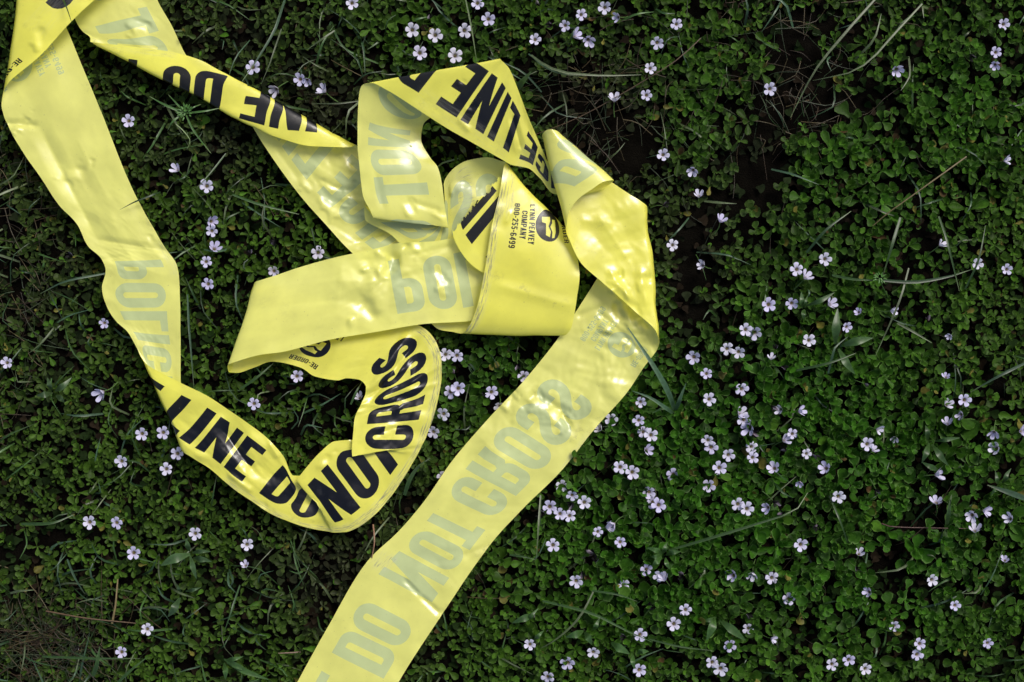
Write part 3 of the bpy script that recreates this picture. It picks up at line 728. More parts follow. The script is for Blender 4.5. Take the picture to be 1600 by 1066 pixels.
def build_leaves(name, pos, yaw, pitch, roll, length, wid, col, rim, tpl):
    LT, LE, LF = tpl; M = len(pos)
    cy, sy = np.cos(yaw), np.sin(yaw); cp, sp = np.cos(pitch), np.sin(pitch); cr, sr = np.cos(roll), np.sin(roll)
    fwd = np.stack([cp * cy, cp * sy, sp], -1)
    side0 = np.stack([-sy, cy, 0 * cy], -1); up0 = np.cross(fwd, -side0); up0 = np.cross(side0, fwd) * -1
    up0 = np.where(up0[:, 2:3] < 0, -up0, up0)
    side = side0 * cr[:, None] + up0 * sr[:, None]; up = up0 * cr[:, None] - side0 * sr[:, None]
    x = LT[None, :, 0] * (wid * length)[:, None]; y = LT[None, :, 1] * length[:, None]; z = LT[None, :, 2] * length[:, None]
    V = pos[:, None, :] + x[..., None] * side[:, None] * -1 + y[..., None] * fwd[:, None] + z[..., None] * up[:, None]
    V = V.reshape(-1, 3)
    V[:, 2] = np.maximum(V[:, 2], 0.0008)
    Fs = (LF[None] + (np.arange(M) * len(LT))[:, None, None]).reshape(-1, 3)
    me = mesh_np(name, V, Fs)
    C = col[:, None, :] * (1 + 0 * LE[None, :, None])
    C = C + LE[None, :, None] ** 3 * rim[:, None, :]
    vcol(me, C.reshape(-1, 3))
    return me

def rosettes(count, half_x, half_y, dens):
    x = rng.uniform(-half_x, half_x, count); y = rng.uniform(-half_y, half_y, count)
    px, py = px_of(x, y)
    k = dens * (1 - np.clip(1.15 * blobs(px, py, BARE), 0, .96)) * (0.8 + 0.45 * vnoise(px / 46, py / 46, 30) + .3 * vnoise(px / 120, py / 120, 33))
    m = rng.uniform(0, 1, count) < k
    return x[m], y[m]

HX, HY = 0.57, 0.43
rx, ry = rosettes(29500, HX, HY, 0.85)
# plants keep a distance from each other
cellmap = {}; ok = np.zeros(len(rx), bool)
for i in range(len(rx)):
    a, b = int((rx[i] + 2) / .0066), int((ry[i] + 2) / .0066); good = True
    for da in (-1, 0, 1):
        for db in (-1, 0, 1):
            j = cellmap.get((a + da, b + db))
            if j is not None and (rx[i] - rx[j]) ** 2 + (ry[i] - ry[j]) ** 2 < .0066 ** 2: good = False
    if good: cellmap[(a, b)] = i; ok[i] = True
rx, ry = rx[ok], ry[ok]
pxr, pyr = px_of(rx, ry)
lush = np.clip(blobs(pxr, pyr, LUSH), 0, 1); dull = np.clip(blobs(pxr, pyr, DULL) + .25 * vnoise(pxr / 60, pyr / 60, 31), 0, 1)
pos, yaw, pit, rol, ln, wd, cl, rm = [], [], [], [], [], [], [], []
hgt = np.clip(0.013 + 0.009 * vnoise(rx / 0.04, ry / 0.04, 32) + rng.normal(0, .003, len(rx)) + 0.005 * lush - .004 * dull, 0.003, 0.032)
tfz = tape_floor(rx, ry)
hgt = np.minimum(hgt, tfz - 0.012); hgt = np.maximum(hgt, 0.003)
gz0 = ground_z(rx, ry)
# here and there a sprig leans over the edge of the tape
rim_z = np.min([tape_floor(rx + a * .010, ry + b * .010) for a, b in ((1, 0), (-1, 0), (0, 1), (0, -1), (.7, .7), (-.7, .7), (.7, -.7), (-.7, -.7))], axis=0)
lean = (tfz > .5) & (rim_z < .034) & (rng.uniform(0, 1, len(rx)) < .10)
hgt = np.where(lean, rim_z + .001, hgt)
base_green = np.array([0.026, 0.088, 0.006]); olive = np.array([0.052, 0.086, 0.010]); dullc = np.array([0.030, 0.038, 0.014]); bright = np.array([0.048, 0.120, 0.010])
for i in range(len(rx)):
    L = (0.0064 + 0.0034 * lush[i] - 0.0006 * dull[i]) * math.exp(rng.normal(0, .2))
    slim = 1.0
    if rng.uniform() < .6 * (1 - lush[i]) + .1: slim = rng.uniform(.5, .7); L *= 1.3
    pairs = rng.integers(3, 6); y0 = rng.uniform(0, 6.283)
    tx, ty = rng.normal(0, .22, 2)
    kind = rng.uniform()
    c0 = base_green * (lush[i]) + (0.55 * olive + .45 * base_green) * (1 - lush[i])
    c0 = c0 * (1 - dull[i]) + dullc * dull[i]
    c0 = c0 * rng.uniform(.7, 1.3) * (1 - .0)
    pressed = tfz[i] < .5
    for p in range(pairs):
        f = p / max(1, pairs - 1)
        for sgn in (0, math.pi):
            if rng.uniform() < .08: continue
            yw = y0 + p * math.pi / 2 + sgn + rng.normal(0, .25)
            pt = R(8 + 14 * lush[i] + 50 * f) + rng.normal(0, .22) + .5 * (tx * math.cos(yw) + ty * math.sin(yw))
            l = L * (1.05 - .45 * f) * rng.uniform(.8, 1.15)
            z = gz0[i] + hgt[i] * (0.55 + .45 * f)
            if pressed: pt *= .4
            pos.append((rx[i] + rng.normal(0, .0006), ry[i] + rng.normal(0, .0006), z)); yaw.append(yw); pit.append(pt); rol.append(rng.normal(0, .3))
            ln.append(l); wd.append(rng.uniform(.8, 1.15) * (1.0 + .05 * lush[i]) * slim)
            c = c0 * (.85 + .3 * f) * rng.uniform(.85, 1.15)
            if rng.uniform() < .05: c = bright * rng.uniform(.8, 1.3)
            if rng.uniform() < .012: c = np.array([.16, .15, .03]) * rng.uniform(.5, 1.1)
            if rng.uniform() < .004: c = np.array([0.08, 0.05, 0.02]) * rng.uniform(.5, 1.2)
            cl.append(c); rm.append(np.array([.085, .13, .045]) * rng.uniform(.2, 1.2) * (.5 + .7 * lush[i]) * (1 - .6 * dull[i]))
arr = lambda q: np.array(q, float)
me = build_leaves('ground_cover', arr(pos), arr(yaw), arr(pit), arr(rol), arr(ln), arr(wd), arr(cl), arr(rm), TPL_FINE)
tag(link('ground_cover', me, mat=M_leaf), 'mat of small spoon-leaved green creeping plants', kind='stuff')
n_top = len(pos)

# lower, older leaves: the shade of the mat is put into their dark colours
cnt = 21000
x = rng.uniform(-HX, HX, cnt); y = rng.uniform(-HY, HY, cnt); px, py = px_of(x, y)
m = rng.uniform(0, 1, cnt) > .75 * np.clip(blobs(px, py, BARE), 0, 1); x, y, px, py = x[m], y[m], px[m], py[m]; cnt = len(x)
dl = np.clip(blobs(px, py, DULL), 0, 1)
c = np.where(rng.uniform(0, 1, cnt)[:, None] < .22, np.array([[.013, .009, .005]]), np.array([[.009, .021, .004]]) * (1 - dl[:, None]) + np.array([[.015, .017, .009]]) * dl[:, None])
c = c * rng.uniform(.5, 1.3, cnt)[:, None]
me = build_leaves('shade_toned_leaves', np.stack([x, y, ground_z(x, y) + rng.uniform(.001, .006, cnt)], -1), rng.uniform(0, 6.28, cnt), rng.uniform(-.15, .5, cnt), rng.normal(0, .5, cnt),
                  rng.uniform(.005, .010, cnt), rng.uniform(.7, 1.2, cnt), c, np.full((cnt, 3), .002), TPL_PLAIN)
tag(link('lower_leaves_shade_toned', me, mat=M_shade_toned), 'older leaves low in the plant mat, darkened in colour for shade', kind='stuff')

# the same plants going on beyond the frame: one square patch instanced round the detailed area
PS = 0.42
np_, yy, pp, LL, cc_, ps_ = 1500, [], [], [], [], []
px_, py_ = rng.uniform(-PS / 2, PS / 2, np_), rng.uniform(-PS / 2, PS / 2, np_)
for i in range(np_):
    a0 = rng.uniform(0, 6.28); h = .012 + .009 * vnoise(px_[i] / .04, py_[i] / .04, 70); c0 = (.5 * olive + .5 * base_green) * rng.uniform(.7, 1.3); L = rng.uniform(.007, .012)
    for p in range(7):
        f = p / 6; ps_.append((px_[i], py_[i], max(.003, h * (.6 + .4 * f)))); yy.append(a0 + p * 1.7 + rng.normal(0, .3)); pp.append(R(10 + 45 * f) + rng.normal(0, .2)); LL.append(L * (1 - .4 * f)); cc_.append(c0 * rng.uniform(.85, 1.15))
m_ = len(LL)
pm = build_leaves('plant_patch', arr(ps_), arr(yy), arr(pp), rng.normal(0, .3, m_), arr(LL), rng.uniform(.75, 1.1, m_), arr(cc_), np.full((m_, 3), .02), TPL_PLAIN)
pm.materials.append(M_leaf)
patch = bpy.data.objects.new('plant_patch', pm)
pts = []
for k in range(6):
    for sg in (-1, 1):
        for j in range(-6, 7): pts.append((sg * (HX + PS / 2 - .02 + k * .40), j * .40, .001))
        for i in (-1, 0, 1): pts.append((i * .39, sg * (HY + PS / 2 - .02 + k * .40), .001))
fm = bpy.data.meshes.new('outer_ground_cover'); fm.from_pydata(pts, [], [])
fo = tag(link('outer_ground_cover', fm), 'same small green creeping plants going on around', kind='stuff')
ng = bpy.data.node_groups.new('spread_plants', 'GeometryNodeTree')
ng.interface.new_socket('Geometry', in_out='INPUT', socket_type='NodeSocketGeometry'); ng.interface.new_socket('Geometry', in_out='OUTPUT', socket_type='NodeSocketGeometry')
gi_, go_ = ng.nodes.new('NodeGroupInput'), ng.nodes.new('NodeGroupOutput')
ip = ng.nodes.new('GeometryNodeInstanceOnPoints'); ob = ng.nodes.new('GeometryNodeObjectInfo'); ob.inputs['Object'].default_value = patch
rv = ng.nodes.new('FunctionNodeRandomValue'); rv.data_type = 'INT'; rv.inputs['Min'].default_value = 0; rv.inputs['Max'].default_value = 3
mu_ = ng.nodes.new('ShaderNodeMath'); mu_.operation = 'MULTIPLY'; mu_.inputs[1].default_value = math.pi / 2
cx_ = ng.nodes.new('ShaderNodeCombineXYZ')
ng.links.new(gi_.outputs[0], ip.inputs['Points']); ng.links.new(ob.outputs['Geometry'], ip.inputs['Instance'])
ng.links.new(rv.outputs[2], mu_.inputs[0]); ng.links.new(mu_.outputs[0], cx_.inputs['Z']); ng.links.new(cx_.outputs[0], ip.inputs['Rotation'])
ng.links.new(ip.outputs[0], go_.inputs[0])
fo.modifiers.new('spread_plants', 'NODES').node_group = ng

# ------------------------------------------------------------------ blades, stalks
def smooth_path(P, n):
    P = np.asarray(P, float); d = np.concatenate([[0], np.cumsum(np.linalg.norm(np.diff(P, axis=0), axis=1))])
    if len(P) == 2: return P[0] + (P[1] - P[0]) * np.linspace(0, 1, n)[:, None]
    return pchip(d, P, np.linspace(0, d[-1], n))
def blade_geo(path, width, n=9, tip=0.12, base=0.75, keel=0.25, belly=.3):
    """leaf blade along a 3-D path: three points across, keeled, tapering to its tip (the last point)"""
    Q = smooth_path(path, n); T = np.gradient(Q, axis=0); T /= np.linalg.norm(T, axis=1, keepdims=True) + 1e-9
    side = np.cross(T, [0, 0, 1.0]); side /= np.linalg.norm(side, axis=1, keepdims=True) + 1e-9
    f = np.linspace(0, 1, n)
    w = width / 2 * np.where(f < belly, base + (1 - base) * f / belly, 1 - (1 - tip) * ((f - belly) / (1 - belly)) ** 1.6)
    V = np.stack([Q - side * w[:, None], Q - np.array([0, 0, 1]) * (w * keel)[:, None], Q + side * w[:, None]], 1).reshape(-1, 3)
    F = []
    for i in range(n - 1):
        for q in (0, 1):
            a = i * 3 + q; F += [(a, a + 1, a + 4), (a, a + 4, a + 3)]
    return V, np.array(F), f
def tube_geo(path, rad, n=8, k=5, tip=.6):
    Q = smooth_path(path, n); T = np.gradient(Q, axis=0); T /= np.linalg.norm(T, axis=1, keepdims=True) + 1e-9
    a = np.cross(T, [0.3, 0.2, 1.0]); a /= np.linalg.norm(a, axis=1, keepdims=True); b = np.cross(T, a)
    ang = np.arange(k) / k * 2 * np.pi
    r = rad * np.linspace(1, tip, n)
    V = (Q[:, None] + r[:, None, None] * (np.cos(ang)[None, :, None] * a[:, None] + np.sin(ang)[None, :, None] * b[:, None])).reshape(-1, 3)
    F = [(i * k + j, i * k + (j + 1) % k, (i + 1) * k + (j + 1) % k, (i + 1) * k + j) for i in range(n - 1) for j in range(k)]
    F3 = [t for f in F for t in ((f[0], f[1], f[2]), (f[0], f[2], f[3]))]
    return V, np.array(F3)
PX = WG / 1600
def px_path(pts, z):
    zz = np.interp(np.linspace(0, 1, len(pts)), np.linspace(0, 1, len(z)), z) / 1000
    return [W3(p[0], p[1], q) for p, q in zip(pts, zz)]

GREEN = np.array([.055, .125, .028]); PALE = np.array([.17, .23, .10]); STRAW = np.array([.30, .23, .10]); DARK = np.array([.030, .075, .022]); BROWN = np.array([.12, .075, .04]); BLUE = np.array([.075, .15, .075])
def blade_mesh(name, pts, z, width, col, tipcol=None, **kw):
    V, F, f = blade_geo(px_path(pts, z), width * PX, **kw)
    C = np.repeat(col[None], len(V), 0); ff = np.repeat(f, 3)[:, None]
    if tipcol is not None: C = C * (1 - np.clip((ff - .75) * 4, 0, 1)) + tipcol * np.clip((ff - .75) * 4, 0, 1)
    C = C * (1 - .25 * (np.arange(len(V)) % 3 == 1)[:, None])
    me = mesh_np(name, V, F); vcol(me, C)
    return me
GB = 'long grass blades lying over the low plants'
BLADES = [
 ([(830, 86), (852, 102), (885, 114), (940, 118), (1003, 117)], (24, 34, 36, 34, 26), 4.6, PALE, 'pale arching grass blade between the raised loop and a white flower'),
 ([(826, 84), (850, 104), (880, 116), (905, 119)], (22, 30, 33, 32), 3.2, BLUE, 'short grass blade lying close under the pale arching one'),
 ([(1370, -4), (1323, 49), (1270, 116), (1235, 184)], (30, 36, 34, 20), 5, PALE * .8, 'long pale blade slanting across the dark hollow at top'),
 ([(1441, 6), (1400, 50), (1355, 98), (1330, 113), (1270, 126)], (28, 34, 36, 36, 26), 4, PALE, 'kinked pale blade bent sideways near its tip at the top'),
 ([(727, -4), (736, 40), (745, 97)], (24, 34, 60), 3, PALE * 1.3, 'thin whitish stalk leaning onto the top of the raised loop'),
 ([(848, 939), (920, 957), (978, 985), (1020, 1004)], (26, 34, 34, 28), 5.2, GREEN * 1.3, 'bright green blade sloping beside flowers below the long strip'),
 ([(1015, 999), (1060, 1010), (1115, 1017)], (28, 32, 26), 3.4, GREEN, 'thin blade continuing rightwards from the bright sloping blade'),
 ([(927, 925), (906, 964), (862, 1004), (838, 1016)], (30, 34, 30, 22), 4, PALE * .8, 'pale curved blade crossing under the bright sloping blade'),
 ([(925, 923), (960, 928), (996, 940)], (30, 34, 28), 4, GREEN * 1.2, 'short green blade starting at a tuft of dead stems'),
 ([(1045, 860), (1120, 838), (1200, 813), (1242, 798), (1262, 770)], (26, 34, 36, 36, 28), 5.5, GREEN, 'long dark green blade running through the dense white flowers'),
 ([(845, 774), (841, 830), (838, 875)], (24, 32, 28), 4, PALE, 'pale upright blade just below the long strip edge'),
 ([(796, 867), (818, 870), (837, 875)], (26, 30, 26), 4, GREEN, 'short blade meeting foot of the pale upright blade'),
 ([(33, 819), (78, 818), (116, 804)], (26, 32, 24), 6, GREEN * 1.1, 'wide short blade left of the lower two white flowers'),
 ([(105, 874), (116, 901), (133, 929)], (26, 32, 24), 4.2, BLUE, 'bluish blade below the wide short blade at lower left'),
 ([(16, 927), (35, 923), (53, 922)], (24, 28, 24), 4.5, PALE * .8, 'small pale blade lying by the left edge near dry thatch'),
 ([(66, 1026), (156, 1029), (219, 1029)], (26, 32, 26), 4.5, GREEN * 1.1, 'straight level green blade by the lowest white flower at left'),
 ([(181, 1070), (205, 1047), (231, 1026)], (24, 30, 28), 5.5, GREEN * 1.2, 'green blade rising from bottom edge to the level blade'),
 ([(145, 1057), (152, 1035), (156, 1010)], (24, 32, 30), 9, GREEN * 1.1, 'broad short leaf crossing the straight level blade'),
 ([(363, 304), (398, 317), (467, 335)], (32, 33, 26), 4.6, GREEN * 1.4, 'bright green blade in the gap beside the twisted strip'),
 ([(353, 240), (326, 274), (308, 293)], (22, 30, 34), 3, GREEN * 1.2, 'slim blade pointing at a white flower between the strips'),
 ([(251, 300), (240, 304), (212, 315), (187, 328)], (24, 33, 36, 34), 3.4, DARK, 'dark blade tip resting on the upper left tape strip'),
 ([(166, 427), (102, 440), (63, 459)], (26, 34, 24), 4, BLUE, 'arched blade left of the strip at the mirrored letters'),
 ([(293, 460), (296, 520), (303, 606)], (24, 36, 38), 4, BLUE, 'upright bluish blade beside the narrow twist of left strip'),
 ([(375, 608), (400, 591), (427, 568)], (24, 28, 24), 5, GREEN * 1.2, 'green blade poking out under the tape end loop'),
 ([(548, 632), (556, 614), (566, 596)], (26, 28, 24), 4.5, GREEN * 1.3, 'small green blade inside the lower tape loop'),
 ([(1407, 340), (1395, 380), (1380, 430)], (28, 34, 26), 6, GREEN * .9, 'dark upright blade above the long level blade at right'),
 ([(1300, 430), (1339, 437), (1374, 438)], (24, 32, 34), 5, GREEN * 1.2, 'level green blade joining the right-hand grass head'),
 ([(1378, 438), (1425, 441), (1475, 434), (1519, 421)], (34, 34, 32, 24), 6, DARK * 1.2, 'dark level blade reaching right from the grass head'),
 ([(1420, 419), (1407, 466), (1368, 556)], (28, 36, 28), 4, PALE * .7, 'long pale slanting blade below the right-hand grass head'),
 ([(1402, 505), (1430, 520), (1456, 536)], (30, 34, 34), 4.5, PALE * .8, 'blade with a frayed white tip at the right'),
 ([(1467, 338), (1481, 381), (1499, 455)], (26, 36, 26), 4.4, GREEN, 'left one of two long blades near right edge hollow'),
 ([(1508, 452), (1530, 403), (1540, 352)], (24, 36, 32), 4, GREEN * .9, 'right one of two long blades near right edge hollow'),
 ([(1244, 579), (1296, 567), (1337, 552)], (24, 34, 30), 5, GREEN, 'green blade lying flat beneath the pointed seedling leaves'),
 ([(1294, 584), (1303, 547), (1325, 526)], (24, 36, 30), 4.6, BLUE, 'hooked bluish blade over the pointed seedling leaves'),
 ([(1605, 780), (1572, 768), (1543, 758)], (24, 33, 32), 11, BLUE * .9, 'very wide cut blade at the right edge'),
 ([(1605, 566), (1570, 583), (1516, 613)], (28, 36, 28), 5.5, BLUE * .8, 'bluish blade entering from the right edge above the cut blade'),
 ([(1479, 820), (1483, 797), (1487, 773)], (22, 32, 32), 9, GREEN, 'short broad blade standing near the pale lilac flowers'),
 ([(1296, 775), (1312, 812), (1325, 850)], (24, 34, 26), 4, GREEN * .9, 'bowed green blade under a lone white flower at right'),
 ([(632, 774), (640, 750), (655, 728), (672, 716)], (22, 26, 26, 24), 8, GREEN * .9, 'soft green leaf lying between the printed loop and long strip'),
 ([(806, 142), (816, 128), (830, 112)], (26, 34, 36), 12, GREEN, 'broad green leaf tip behind the raised loop'),
 ([(445, 0), (432, 40), (410, 80), (378, 128)], (24, 40, 44, 46), 5, BLUE, 'bluish blade bending down onto the twisted strip'),
 ([(440, 45), (425, 90), (408, 132)], (24, 34, 34), 3, PALE * .7, 'thin blade hanging beside the bluish bending blade'),
 ([(523, 48), (505, 60), (481, 77)], (28, 32, 28), 3.6, PALE * .8, 'short pale blade above the tiny flowers over twisted strip'),
 ([(560, 158), (525, 162), (487, 162)], (30, 33, 28), 3, PALE * .6, 'fine level stem left of the raised loop'),
 ([(727, 545), (780, 560), (838, 582)], (24, 30, 26), 0.1, GREEN, None),
 ([(96, -6), (104, 12), (113, 38)], (46, 62, 58), 3.2, GREEN * 1.1, 'thin green stem standing over the tape at its top left corner'),
 ([(1260, 395), (1290, 360), (1330, 330)], (24, 34, 30), 5, DARK * 1.3, 'dark blade running up towards the dry straw'),
 ([(1300, 650), (1285, 668), (1290, 640), (1320, 637)], (24, 30, 34, 30), 0.1, GREEN, None),
]
for pts, z, w, c, lab in BLADES:
    if lab is None: continue
    me = blade_mesh('long_grass', pts, z, w * .82, c * .62, PALE * .6 if rng.uniform() < .3 else PALE * 1.2 if rng.uniform() < .4 else None)
    tag(link('long_grass', me, mat=M_grass), lab, 'grass blade', GB, 'thing')

# straw and dead stems
for pts, z, w, c, nm, lab in [
 ([(1510, 245), (1460, 281), (1407, 319), (1386, 334), (1364, 353)], (30, 34, 34, 32, 26), 2.8, STRAW * .55, 'dry_straw', 'single tan dry straw slanting among the dark green plants'),
 ([(72, 955), (134, 966), (212, 974)], (24, 28, 24), 3, BROWN, 'dead_stem', 'thin brown dead stem lying level in lower left plants'),
 ([(175, 974), (181, 940), (184, 905)], (24, 28, 26), 4, STRAW * .7, 'dry_straw', 'short tan straw standing across the brown dead stem'),
 ([(1095, 60), (1060, 92), (1000, 130), (890, 190), (832, 212)], (20, 24, 24, 22, 18), 2, BROWN * .7, 'dead_stem', 'long dark dead stem in the bare patch beside raised loop'),
 ([(1377, 818), (1392, 823), (1452, 825), (1512, 826)], (22, 24, 24, 22), 2.2, np.array([.07, .03, .022]), 'dead_stem', 'reddish stem on the ground near pale lilac flowers'),
 ([(583, 820), (585, 845), (581, 872)], (22, 30, 26), 3, np.array([.30, .17, .10]), 'dead_stem', 'pinkish dry stem below the printed loop'),
 ([(470, 1019), (455, 1020), (435, 1021)], (26, 26, 24), 2.5, np.array([.26, .18, .13]), 'dead_stem', 'pale dry twig touching the edge of the long strip'),
]:
    V, F = tube_geo(px_path(pts, z), w * PX / 2, n=12)
    me = mesh_np(nm, V, F); vcol(me, np.repeat(c[None], len(V), 0))
    tag(link(nm, me, mat=M_grass), lab, 'dead stem' if nm == 'dead_stem' else 'straw')

# grass tuft at the right end of the long strip
def plant(name, loc_px, z, label, cat, group=None):
    o = bpy.data.objects.new(name, None); scene.collection.objects.link(o); o.empty_display_size = .01
    o.location = W3(loc_px[0], loc_px[1], z / 1000); tag(o, label, cat, group)
    return o
def part_mesh(name, me, root, mat):
    o = link(name, me, None, mat); o.parent = root; o.matrix_parent_inverse = Matrix.Translation(-Vector(root.location))
    return o
t = plant('grass_tuft', (1055, 645), 5, 'small grass tuft with a blade lying across the right end of long strip', 'grass tuft')
for pts, z, w, c in [([(1054, 640), (1042, 608), (1020, 570), (1000, 540), (981, 512)], (14, 36, 44, 42, 38), 8.5, BLUE),
                     ([(1052, 646), (1038, 636), (1015, 621), (988, 611)], (14, 34, 36, 34), 6, BLUE),
                     ([(1055, 642), (1063, 622), (1072, 599)], (14, 32, 34), 7, BLUE * .8),
                     ([(1052, 640), (1036, 638), (1019, 646)], (14, 28, 26), 5.5, GREEN)]:
    part_mesh('blade', blade_mesh('blade', pts, z, w, c), t, M_grass)
# sedge with a small green head left of the twisted strip
def seed_head(center, rad, k, zc):
    Vs, Fs = [], []; o = 0
    for i in range(k):
        a = rng.uniform(0, 6.28); r = rad * math.sqrt(rng.uniform(0, 1)); c = np.array(W3(center[0] + r * math.cos(a), center[1] + r * math.sin(a), zc / 1000))
        c[2] += rng.uniform(0, .003); d = np.array([math.cos(a), -math.sin(a), .6]) * rng.uniform(.0015, .003)
        V, F = tube_geo([c, c + d * .5, c + d], .0009, n=4, k=5, tip=.3); Vs.append(V); Fs.append(F + o); o += len(V)
    V = np.concatenate(Vs); me = mesh_np('seed_head', V, np.concatenate(Fs)); vcol(me, np.repeat(GREEN[None] * 1.7, len(V), 0) * rng.uniform(.7, 1.3, (len(V), 1)))
    return me
t = plant('sedge', (289, 176), 10, 'sedge with a tiny green seed head between left and twisted strips', 'sedge')
part_mesh('seed_head', seed_head((289, 176), 10, 34, 40), t, M_grass)
for pts, w in [([(287, 176), (262, 166), (234, 151)], 3.6), ([(287, 174), (277, 163), (263, 148)], 2.6), ([(290, 174), (302, 168), (314, 163)], 2.4), ([(291, 177), (318, 174), (344, 169)], 3),
               ([(286, 178), (270, 190), (262, 204)], 3), ([(291, 180), (300, 200), (330, 240)], 3)]:
    part_mesh('leaf', blade_mesh('leaf', pts, (40, 43, 36), w, GREEN * 1.3, PALE * 1.6), t, M_grass)
part_mesh('withered_strand', blade_mesh('withered_strand', [(275, 194), (288, 206), (297, 220), (292, 234)], (38, 38, 36, 32), 1.5, PALE * 1.8), t, M_grass)
V, F = tube_geo(px_path([(300, 200), (292, 184), (289, 177)], (4, 30, 40)), .0007); me = mesh_np('stem', V, F); vcol(me, np.repeat(GREEN[None], len(V), 0)); part_mesh('stem', me, t, M_grass)
t = plant('sedge', (1375, 435), 10, 'sedge with a tiny green seed head in the dark right-hand plants', 'sedge')
part_mesh('seed_head', seed_head((1374, 434), 8, 24, 36), t, M_grass)
V, F = tube_geo(px_path([(1390, 470), (1380, 450), (1374, 436)], (4, 26, 36)), .0007); me = mesh_np('stem', V, F); vcol(me, np.repeat(GREEN[None], len(V), 0)); part_mesh('stem', me, t, M_grass)

# broad-leaved seedlings
def seedling(label, center, leaves, col):
    t = plant('seedling', center, 8, label, 'seedling')
    for a, b, w in leaves:
        mid = ((a[0] + b[0]) / 2 + rng.normal(0, 1.5), (a[1] + b[1]) / 2 + rng.normal(0, 1.5))
        part_mesh('leaf', blade_mesh('leaf', [a, mid, b], (22, 33, 28), w, col * rng.uniform(.8, 1.2), base=.25, tip=.05, belly=.45, n=10), t, M_grass)
    V, F = tube_geo(px_path([center, center], (2, 22)), .0009, n=3); me = mesh_np('stem', V, F); vcol(me, np.repeat(col[None], len(V), 0)); part_mesh('stem', me, t, M_grass)
seedling('seedling with long pointed leaves beside two blades at the right', (1308, 542), [((1305, 538), (1309, 482), 14), ((1312, 541), (1364, 528), 13), ((1310, 545), (1336, 585), 12)], GREEN * .9)
seedling('small pointed seedling next to a white flower right of the fold', (1258, 480), [((1254, 482), (1252, 456), 9), ((1260, 478), (1304, 457), 8), ((1258, 482), (1262, 462), 5), ((1258, 484), (1256, 500), 9)], GREEN * .9)
seedling('star of six narrow leaves among the lower white flowers', (1037, 868), [((1035, 866), (1010, 856), 9), ((1036, 865), (1043, 847), 8), ((1040, 868), (1064, 862), 8), ((1040, 871), (1047, 890), 7), ((1034, 870), (1019, 884), 10), ((1034, 868), (1016, 870), 8)], GREEN)
seedling('pair of broad leaves right of the two lower flower clusters', (1122, 966), [((1117, 964), (1104, 1001), 13), ((1124, 968), (1165, 1001), 13), ((1120, 964), (1093, 970), 7)], GREEN)
seedling('seedling with leaves spread around the bright sloping blade', (922, 980), [((912, 986), (884, 996), 12), ((913, 988), (925, 1008), 11), ((927, 985), (937, 965), 8), ((955, 1004), (984, 1022), 13), ((996, 1022), (1014, 1018), 10), ((990, 1024), (992, 1046), 8)], GREEN)
seedling('weed with one big oval leaf below the printed loop', (297, 866), [((297, 866), (251, 884), 15), ((302, 872), (331, 878), 10), ((297, 868), (307, 905), 9), ((296, 862), (290, 842), 9), ((300, 864), (330, 862), 7)], np.array([.055, .11, .035]))
seedling('weed with a drooping oval leaf near the lone flower at lower left', (282, 930), [((281, 934), (262, 964), 12), ((283, 926), (276, 912), 6), ((290, 924), (314, 918), 6)], np.array([.05, .10, .035]))
seedling('weed with long grey-green leaves at the left edge', (84, 615), [((86, 611), (112, 590), 10), ((82, 614), (57, 618), 10), ((87, 618), (101, 630), 9), ((80, 611), (74, 590), 9)], np.array([.055, .10, .035]))
seedling('leafy weed in the shaded lower right hollow', (1455, 690), [((1452, 692), (1440, 724), 10), ((1456, 694), (1482, 728), 10), ((1450, 688), (1446, 664), 9), ((1460, 690), (1500, 684), 7), ((1466, 735), (1440, 722), 9)], GREEN * .7)
seedling('leafy weed beneath the wide cut blade at the right edge', (1562, 760), [((1560, 757), (1555, 735), 7), ((1565, 757), (1580, 732), 8), ((1562, 762), (1548, 775), 7)], GREEN * .8)
seedling('leafy weed left of long strip bottom where bare stems show', (395, 1040), [((350, 1030), (392, 1052), 9), ((352, 1032), (380, 1026), 7), ((354, 1035), (420, 1062), 9), ((350, 1036), (352, 1062), 9)], GREEN)
seedling('pale leafy weed under the long strip lower edge', (812, 966), [((836, 959), (800, 974), 11), ((822, 972), (842, 950), 6), ((834, 1002), (850, 985), 7)], GREEN * .9)
seedling('small dark leaf pair inside the raised loop', (700, 228), [((712, 222), (688, 212), 8), ((718, 226), (729, 246), 8)], np.array([.07, .10, .03]))

# fine grass, stems and thatch that nobody could count
def many(name, items, label):
    Vs, Fs, Cs = [], [], []; o = 0
    for V, F, c in items:
        Vs.append(V); Fs.append(F + o); Cs.append(np.repeat(np.asarray(c)[None], len(V), 0)); o += len(V)
    me = mesh_np(name, np.concatenate(Vs), np.concatenate(Fs)); vcol(me, np.concatenate(Cs))
    return tag(link(name, me, mat=M_grass), label, kind='stuff')
items = []
for i in range(1900):
    x, y = rng.uniform(-HX, HX), rng.uniform(-HY, HY); a = rng.uniform(0, 6.28); L = rng.uniform(.012, .05)
    if tape_floor(np.array([x]), np.array([y]))[0] < .5: continue
    px, py = px_of(x, y)
    if px > 900 and rng.uniform() < .7: continue
    p0 = np.array([x, y, .004]); d = np.array([math.cos(a), math.sin(a), 0])
    b = np.array([-d[1], d[0], 0]) * rng.normal(0, .004)
    p1 = p0 + d * L * .5 + b + [0, 0, rng.uniform(.008, .018)]; p2 = p0 + d * L + [0, 0, rng.uniform(.004, .016)]
    V, F, f = blade_geo([p0, p1, p2], rng.uniform(.0007, .0022), n=6)
    c = [GREEN, PALE * .6, BLUE * .8, DARK][rng.integers(0, 4)] * rng.uniform(.5, 1.1)
    items.append((V, F, c))
many('grass', items, 'thin grass blades scattered through the plant mat')
items = []
